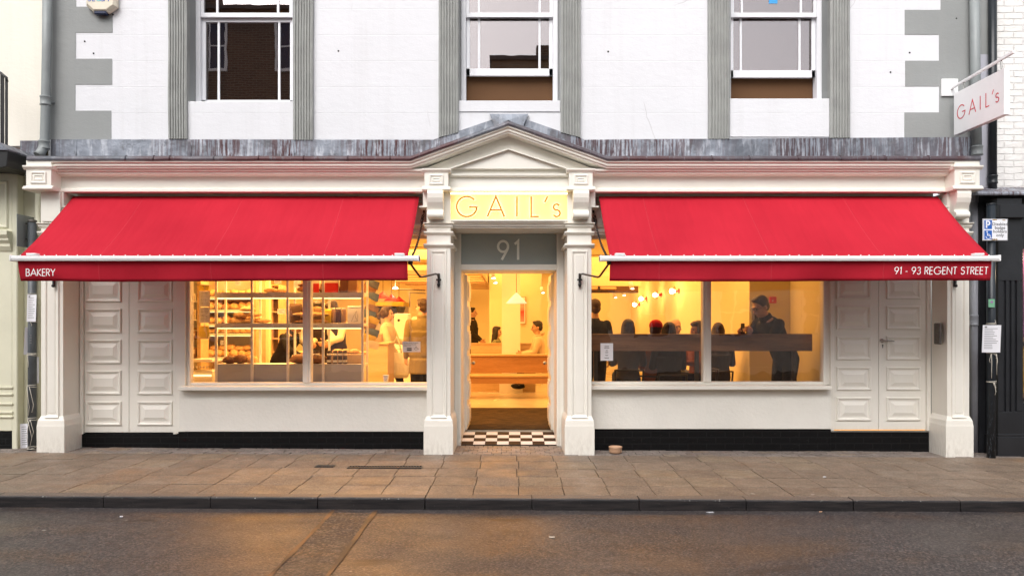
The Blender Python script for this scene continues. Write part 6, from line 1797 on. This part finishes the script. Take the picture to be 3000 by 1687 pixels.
def person(label, x, y, yaw, h=1.72, seat=None, lean=0, top='black', bottom='navy', hair='short', hc='dark', sk='fair', hyaw=0, hpitch=0, arms=None, base=FZ, female=False, stride=0, hold=None, apron=False):
    T = thing('person', label, 'person', (x,y,base), rz=R(yaw))
    s = h/1.75
    pel = Vector((0,0,(.94*s if seat is None else seat+.11)))
    RL = Matrix.Rotation(R(lean), 3, 'X')
    def S(v): return pel + RL@(Vector(v)*s)
    rings = [(-.10,.135,.10),(-.02,.165,.115),(.06,.158,.108),(.14,.140 if female else .15,.098),(.24,.150,.105),(.33,.168,.115),(.41,.178,.112),(.465,.165,.095),(.51,.105,.078),(.545,.062,.06),(.63,.052,.056)]
    if female: rings = [(a,b*.92,c*.95) for a,b,c in rings]
    def torso(q, grow, lo, hi, n=18):
        v = []; rs = [r_ for r_ in rings if lo <= r_[0] <= hi]
        for z, a, b in rs:
            for k in range(n):
                an = 2*math.pi*k/n
                v.append(S((math.cos(an)*(a+grow/s), math.sin(an)*(b+grow/s), z)))
        m = len(rs)
        fs = [(i*n+k,i*n+(k+1)%n,(i+1)*n+(k+1)%n,(i+1)*n+k) for i in range(m-1) for k in range(n)] + [tuple(range(n-1,-1,-1)), tuple(range((m-1)*n,m*n))]
        q.add(v, fs)
    sw = .168 if female else .185
    sh = [S((sd*sw,0,.455)) for sd in (-1,1)]
    arms = arms or [None,None]
    el, wr = [], []
    for i, sd in enumerate((-1,1)):
        a = arms[i] or ((sd*.05,.03,-.27),(sd*.05,-.05,-.52))
        el.append(sh[i]+Vector(a[0])*s); wr.append(sh[i]+Vector(a[1])*s)
    hip = [S((sd*.085,0,-.05)) for sd in (-1,1)]
    if seat is None:
        kn = [Vector((sd*.10, -.04-stride*sd*.18, .50*s)) for sd in (-1,1)]
        an_ = [Vector((sd*.10, .02-stride*sd*.30, .09*s+(.04*abs(stride) if sd < 0 else 0))) for sd in (-1,1)]
    else:
        kn = [pel+Vector((sd*.13,-.40*s,.0)) for sd in (-1,1)]
        an_ = [pel+Vector((sd*.13,-.36*s,-.42*s)) for sd in (-1,1)]
    q = MB(); torso(q, 0, -1, 1)
    for i, sd in enumerate((-1,1)):
        caps(q, sh[i], .052*s, el[i], .040*s); caps(q, el[i], .038*s, wr[i], .026*s)
        caps(q, hip[i], .085*s, kn[i], .056*s); caps(q, kn[i], .054*s, an_[i], .036*s)
        q.ball(an_[i]+Vector((0,-.07,-.045)), (.042,.125,.040), 12, 8)
        # hand: palm, four fingers, thumb
        d = (wr[i]-el[i]).normalized(); nrm_ = Vector((-sd,-.4,0)); nrm_ = (nrm_-d*nrm_.dot(d)).normalized(); t_ = d.cross(nrm_)*(1 if sd > 0 else -1)
        c = wr[i]+d*.045*s
        rot = Matrix((t_, nrm_, d)).transposed()
        q.ball(c, (.040*s,.016*s,.052*s), 12, 8, rot=rot)
        for f, (L_, o_) in enumerate(((.068,-.030),(.077,-.010),(.072,.010),(.056,.029))):
            b0 = wr[i]+d*.085*s+t_*o_*s; pts = [b0-d*.03*s, b0]; cur = b0; dd = d
            for k, bend in enumerate((18,34,40)):
                ax = dd.cross(nrm_).normalized(); dd = (Matrix.Rotation(R(bend+(25 if hold else 0)+f*3), 3, ax)@dd); cur = cur+dd*L_*s/3; pts.append(cur)
            q.tube(pts, [.0105*s,.010*s,.0095*s,.0085*s,.0075*s], 8)
        b0 = wr[i]+d*.025*s-t_*.03*s; dd = (d*.7-t_*.6+nrm_*.3).normalized()
        q.tube([b0, b0+dd*.035*s, b0+dd*.06*s+nrm_*.008, b0+dd*.075*s+nrm_*.018], [.014*s,.012*s,.010*s,.008*s], 8)
    # head
    nk = S((0,0,.60)); HM = RL.to_4x4()
    hr = Matrix.Rotation(R(hyaw), 3, 'Z')@Matrix.Rotation(R(hpitch-lean*.6), 3, 'X')@RL
    def Hd(v): return nk + hr@(Vector(v)*s*1.02)
    hrot = hr
    def hb(q, c, r_, n=16, m=10): q.ball(Hd(c), tuple(a*s*1.02 for a in r_), n, m, rot=hrot)
    hb(q, (0,.012,.125), (.074,.092,.086)); hb(q, (0,-.022,.068), (.060,.070,.082)); hb(q, (0,-.062,.012), (.030,.026,.024)); hb(q, (0,-.035,.035), (.052,.055,.045))
    q.tube([Hd((0,-.088,.105)), Hd((0,-.104,.082)), Hd((0,-.116,.060)), Hd((0,-.092,.052))], [.008*s,.011*s,.015*s,.010*s], 8)
    hb(q, (0,-.085,.125), (.045,.014,.009), 12, 6); hb(q, (0,-.090,.034), (.024,.010,.009), 12, 6)
    for sd in (-1,1): hb(q, (sd*.076,.012,.080), (.010,.020,.032), 10, 8); hb(q, (sd*.038,-.070,.065), (.020,.018,.020), 10, 6)
    q.tube([S((0,0,.50)), S((0,0,.56)), Hd((0,.01,.03)), Hd((0,.01,.06))], [.062*s,.054*s,.054*s,.055*s], 14)
    body = link_mesh(remesh(q, .0088, 1), 'body', SK[sk], T)
    for sd in (-1,1):
        q = MB(); q.ball(Hd((sd*.030,-.084,.098)), .0105*s, 10, 6); q.build('eye', M['ink'], T, local=True)
    # clothing
    q = MB(); torso(q, .016, -.11, .52)
    for i in (0,1):
        caps(q, sh[i], .066*s, el[i], .054*s); caps(q, el[i], .053*s, el[i].lerp(wr[i],.93), .040*s)
    q.tube([S((0,0,.49)), S((0,.005,.55))], [.09*s,.068*s], 16)
    if top in ('coat','tan','tweed','black') : q.tube([S((0,.005,.52)), S((0,.012,.58))], [.082*s,.074*s], 16)
    if top in ('sand',): hb(q, (0,.085,-.03), (.085,.06,.05))
    nm_ = {'coat':'coat','tweed':'coat','tan':'jacket','sand':'hooded_top','cream':'jumper'}.get(top, 'shirt')
    if top in ('coat','tweed'):
        torso(q, .035, -.11, .35)
        if seat is None: q.tube([S((0,0,-.08)), S((0,.0,-.30))], [.19*s,.20*s], 18)
    link_mesh(remesh(q, .012, 2), nm_, CL[top], T)
    q = MB(); torso(q, .010, -.11, .06)
    for i in (0,1): caps(q, hip[i], .098*s, kn[i], .070*s); caps(q, kn[i], .070*s, kn[i].lerp(an_[i],.93), .054*s)
    link_mesh(remesh(q, .014, 2), 'trousers', CL[bottom], T)
    for i in (0,1):
        q = MB(); q.ball(an_[i]+Vector((0,-.075,-.05)), (.048,.14,.045), 14, 8); q.ball(an_[i]+Vector((0,0,-.03)), (.046,.05,.055), 12, 8)
        link_mesh(remesh(q, .012, 1), 'shoe', CL['black'], T)
    # hair
    q = MB()
    if hair in ('short','long','bob','pony','cap','fringe'):
        hb(q, (0,.026,.142), (.083,.096,.083), 20, 12); hb(q, (0,.050,.085), (.076,.066,.075), 18, 10)
        for sd in (-1,1): hb(q, (sd*.066,.015,.135), (.018,.045,.045))
        hb(q, (0,-.028,.196), (.056,.046,.024))
    if hair == 'long':
        hb(q, (0,.055,.0), (.088,.055,.13)); hb(q, (0,.065,-.10), (.095,.042,.13))
        for sd in (-1,1): hb(q, (sd*.075,.005,.02), (.026,.05,.14)); hb(q, (sd*.07,.02,-.09), (.03,.045,.12))
    if hair == 'bob':
        hb(q, (0,.045,.045), (.092,.062,.085))
        for sd in (-1,1): hb(q, (sd*.077,.0,.07), (.024,.055,.085))
        hb(q, (0,-.06,.175), (.062,.036,.03))
    if hair == 'pony':
        q.tube([Hd((0,.11,.12)), Hd((0,.15,.08)), Hd((0,.15,.0)), Hd((0,.12,-.08))], [.025,.035,.03,.012], 10)
        for sd in (-1,1): hb(q, (sd*.074,.0,.10), (.018,.045,.06))
    if q.v:
        me = remesh(q, .0085, 1)
        for v_ in me.vertices:
            v_.co += v_.normal*.004*mnoise.noise(Vector((v_.co.x*60, v_.co.y*60, v_.co.z*12)))
        link_mesh(me, 'hair', HR[hc], T)
    if hair == 'cap':
        q = MB(); hb(q, (0,.022,.158), (.090,.104,.082), 20, 12); q2 = link_mesh(remesh(q, .009, 2), 'baseball_cap', CL['red'], T)
        q = MB(); v = [Hd((math.sin(R(a))*.075, -.07-math.cos(R(a))*.085, .142-.012*abs(math.sin(R(a))))) for a in range(-80,81,16)]
        w = [Hd((math.sin(R(a))*.072, -.055, .150)) for a in range(-80,81,16)]
        n = len(v); q.add(v+w+[p-hr@Vector((0,0,.005)) for p in v+w], [(i,i+1,n+i+1,n+i) for i in range(n-1)]+[(2*n+i,3*n+i,3*n+i+1,2*n+i+1) for i in range(n-1)]+[(i,2*n+i,2*n+i+1,i+1) for i in range(n-1)])
        q.build('cap_peak', CL['red'], T, local=True)
    if apron:
        q = MB(); torso(q, .022, -.11, .42); link_mesh(remesh(q, .012, 2), 'apron', CL['apron'], T)
    T['_'] = 0; del T['_']
    return T, Hd, S, wr, el, hr, s

# --- behind the left window
w = person('woman walking in a cream blouse with dark hair tied back, carrying a tote bag', X(1135,13.0), 13.0, 80, 1.70, top='cream', bottom='black', hair='pony', hc='brown', female=True, hyaw=5, stride=.8,
           arms=[((-.06,-.10,-.25),(-.02,-.22,-.42)), ((.06,-.10,-.24),(.02,-.34,-.26))], hold=True)
T = thing('tote_bag', 'plain cream cotton tote bag hanging from the walking woman\'s hand', 'bag', (X(1163,12.7),12.7,.75))
bxx, byy = X(1164,12.7), 12.7
bz = Z(1032,12.7)
q = MB(); v = []
for t_, wd, dp in ((0,.17,.05),(.12,.19,.07),(.6,.185,.06),(1,.16,.02)):
    for a,b in ((-1,-1),(0,-1.2),(1,-1),(1,1),(0,1.2),(-1,1)): v.append((bxx+a*wd*.98, byy+b*dp, bz-.42+.42*t_))
q.add(v, [(k*6+i,k*6+(i+1)%6,(k+1)*6+(i+1)%6,(k+1)*6+i) for k in range(3) for i in range(6)]+[(5,4,3,2,1,0),(18,19,20,21,22,23)]); q.build('bag_body', CL['white'], T, bevel=.01)
for s_ in (-1,1):
    q = MB(); q.tube([(bxx-.09,byy+s_*.02,bz-.01),(bxx-.05,byy+s_*.02,bz+.17),(bxx-.01,byy+s_*.012,bz+.26),(bxx+.03,byy+s_*.02,bz+.17),(bxx+.07,byy+s_*.02,bz-.01)], .008, 6); q.build('strap', CL['white'], T)
person('man in an olive tweed coat with his back turned right of the counter', X(1236,11.9), 11.9, 195, 1.80, top='tweed', bottom='black', hair='short', hc='brown', hyaw=40)
person('fair haired man in a pale top beyond the tweed coated man', X(1243,13.2), 13.2, 150, 1.86, top='white', bottom='navy', hair='short', hc='blond', hyaw=30)
person('baker in a white shirt and dark apron working behind the shelves at the mullion', X(928,12.2), 12.2, 20, 1.78, top='white', bottom='black', hair='short', hc='black', sk='olive', apron=True, lean=6, hpitch=20, arms=[((-.05,-.12,-.24),(.04,-.32,-.30)),((.05,-.12,-.24),(-.04,-.32,-.30))])
person('server with tousled brown hair bending over the counter behind the jars', X(990,12.3), 12.3, -25, 1.80, top='cream', bottom='black', hair='bob', hc='dark', apron=True, lean=10, hpitch=25, female=True, arms=[((-.05,-.14,-.22),(.02,-.34,-.28)),((.05,-.14,-.22),(-.05,-.34,-.28))])
person('dark clothed worker stooping low behind the lower window shelf', X(822,12.0), 12.0, 60, 1.62, top='black', bottom='black', hair='short', hc='black', sk='brown', lean=34, hpitch=25, arms=[((-.05,-.18,-.2),(.0,-.38,-.28)),((.05,-.18,-.2),(-.05,-.38,-.28))])
# --- through the door
person('man in a dark hooded coat standing at the left of the doorway view', X(1384,19.0), 19.0, 88, 1.79, top='coat', bottom='black', hair='short', hc='black', arms=[((-.05,-.02,-.27),(-.02,-.20,-.42)),((.05,-.02,-.27),(.02,-.20,-.42))])
person('woman with long dark hair in a green top seated left of the pillar', X(1455,17.0), 17.0, 80, 1.66, seat=.46, top='green', bottom='navy', hair='long', hc='black', female=True, hpitch=8)
person('man in a sand hooded top seated facing left at the right of the doorway view', X(1581,15.6), 15.6, -85, 1.80, seat=.52, top='sand', bottom='grey', hair='short', hc='black', sk='olive', lean=4, hpitch=6, arms=[((-.04,-.10,-.25),(.05,-.32,-.28)),((.04,-.10,-.25),(-.05,-.32,-.28))])
# --- seating window
person('man in a navy jacket standing with back turned at the left of the seating window', X(1742,11.4), 11.4, 190, 1.78, top='navy', bottom='black', hair='short', hc='brown')
FT = [((-.05,-.08,-.26),(.03,-.30,-.24)),((.05,-.08,-.26),(-.03,-.30,-.24))]
SEATS = [('woman with long dark hair sitting back to the glass left of the red cap',1840,10.35,176,'long','dark','grey',True,1.585,'denim','fair'),
         ('person in a red baseball cap sitting at the plank counter',1922,10.45,150,'cap','brown','rust',False,1.56,'grey','fair'),
         ('person with a dark bob sitting with back to the glass right of the red cap',1960,10.25,182,'bob','black','coat',True,1.545,'navy','fair'),
         ('bald man in a tan jacket sitting behind the dark bob facing the street',1979,11.5,15,'bald','brown','tan',False,1.60,'grey','fair'),
         ('brown haired woman in profile facing left beside the window mullion',2044,10.8,-70,'bob','brown','rust',True,1.565,'navy','fair'),
         ('customer with dark hair just right of the window mullion',2104,11.2,170,'bob','dark','coat',True,1.535,'black','olive')]
for lb, px_, yy, yw, hr_, hc_, tp, fem, ztop, bt, sk_ in SEATS:
    hgt = 1.66 if fem else 1.74
    seat = ztop-FZ-.11-.825*hgt/1.75
    person(lb, X(px_,yy), yy, yw, hgt, seat=seat, top=tp, bottom=bt, hair=hr_, hc=hc_, sk=sk_, female=fem, arms=FT, hpitch=6)
    st = stool(X(px_,yy), yy, 'grey metal stool under the ' + lb.split(' sitting')[0].split(' in profile')[0].split(' just')[0], R(yw+180))
    for ch in st.children:
        ch.scale.z = (seat-.02)/.625
w = person('grey haired man in glasses and a black polo leaning forward over his phone', X(2298,10.15), 10.15, -66, 1.90, lean=34, top='black', bottom='black', hair='short', hc='brown', hpitch=12,
           arms=[((-.02,-.16,-.22),(.10,-.34,-.10)),((.02,-.16,-.22),(-.06,-.34,-.10))], hold=True)
T, Hd, S, wr, el, hr, s = w
q = MB()
for sd in (-1,1):
    q.tube([Hd((sd*.032+.022*math.cos(R(a)), -.103, .098+.016*math.sin(R(a)))) for a in range(0,361,30)], .0022, 6)
    q.tube([Hd((sd*.055,-.100,.102)), Hd((sd*.078,-.05,.104)), Hd((sd*.080,.01,.10))], .0022, 6)
q.tube([Hd((-.010,-.104,.10)), Hd((.010,-.104,.10))], .002, 6)
q.build('glasses', M['black_metal'], T, local=True)
q = MB(); o_ = S((.10,-.137,.34)); rl = Matrix.Rotation(R(34),3,'X')
for i, ch in enumerate('kfp'):
    for st in {'k':[[(0,0),(0,1.2)],[(.45,.7),(.05,.35),(.5,0)]],'f':[[(.5,1.2),(.3,1.2),(.2,1.0),(.2,0)],[(0,.7),(.45,.7)]],'p':[[(0,-.4),(0,.7)],arc(.25,.35,.25,.33,150,-160,10)]}[ch]:
        ribbon(q, [((a+i*.62)*.020, b*.022) for a,b in st], .004, lambda a,b,d: o_+rl@Vector((a,-d,b)), .004)
q.build('chest_lettering', M['letter_white'], T, local=True)
hd = (wr[0]+wr[1])/2+Vector((0,-.07,.02))
q = MB(); q.box(hd.x-.035,hd.x+.035,hd.y-.005,hd.y+.005,hd.z-.03,hd.z+.10)
wm = Matrix.Translation(T.location)@T.rotation_euler.to_matrix().to_4x4()
q.v = [tuple(wm@Vector(v)) for v in q.v]
single(q, 'mobile_phone', M['ink'], 'black mobile phone in the leaning man\'s hands', 'phone', tuple(wm@hd), bevel=.004)
# wall fittings by the man
part('dado', M['int_wall'], (3.405,3.975,10.985,10.998,FZ,.9))
T = thing('fire_alarm_point', 'small red fire alarm box on the wall behind the leaning man', 'alarm', tuple(P(2265,880,10.97)))
part('alarm_box', M['red'], (X(2256,10.96),X(2275,10.96),10.955,10.995,Z(888,10.96),Z(869,10.96)), parent=T, bevel=.004)
q = MB(); q.lathe([(0,-.005),(.009,-.005),(.010,0)], tuple(P(2264,881,10.954)), 12, axis='y'); q.build('test_button', M['letter_white'], T)
T = thing('wall_panel', 'tall control panel on the wall in front of the leaning man', 'panel', tuple(P(2208,920,10.98)))
part('panel_case', M['unit_grey'], (X(2201,10.96),X(2222,10.96),10.955,10.995,Z(945,10.96),Z(898,10.96)), parent=T, bevel=.004); part('panel_window', M['ink'], (X(2211,10.95),X(2221,10.95),10.948,10.954,Z(940,10.95),Z(915,10.95)), parent=T)
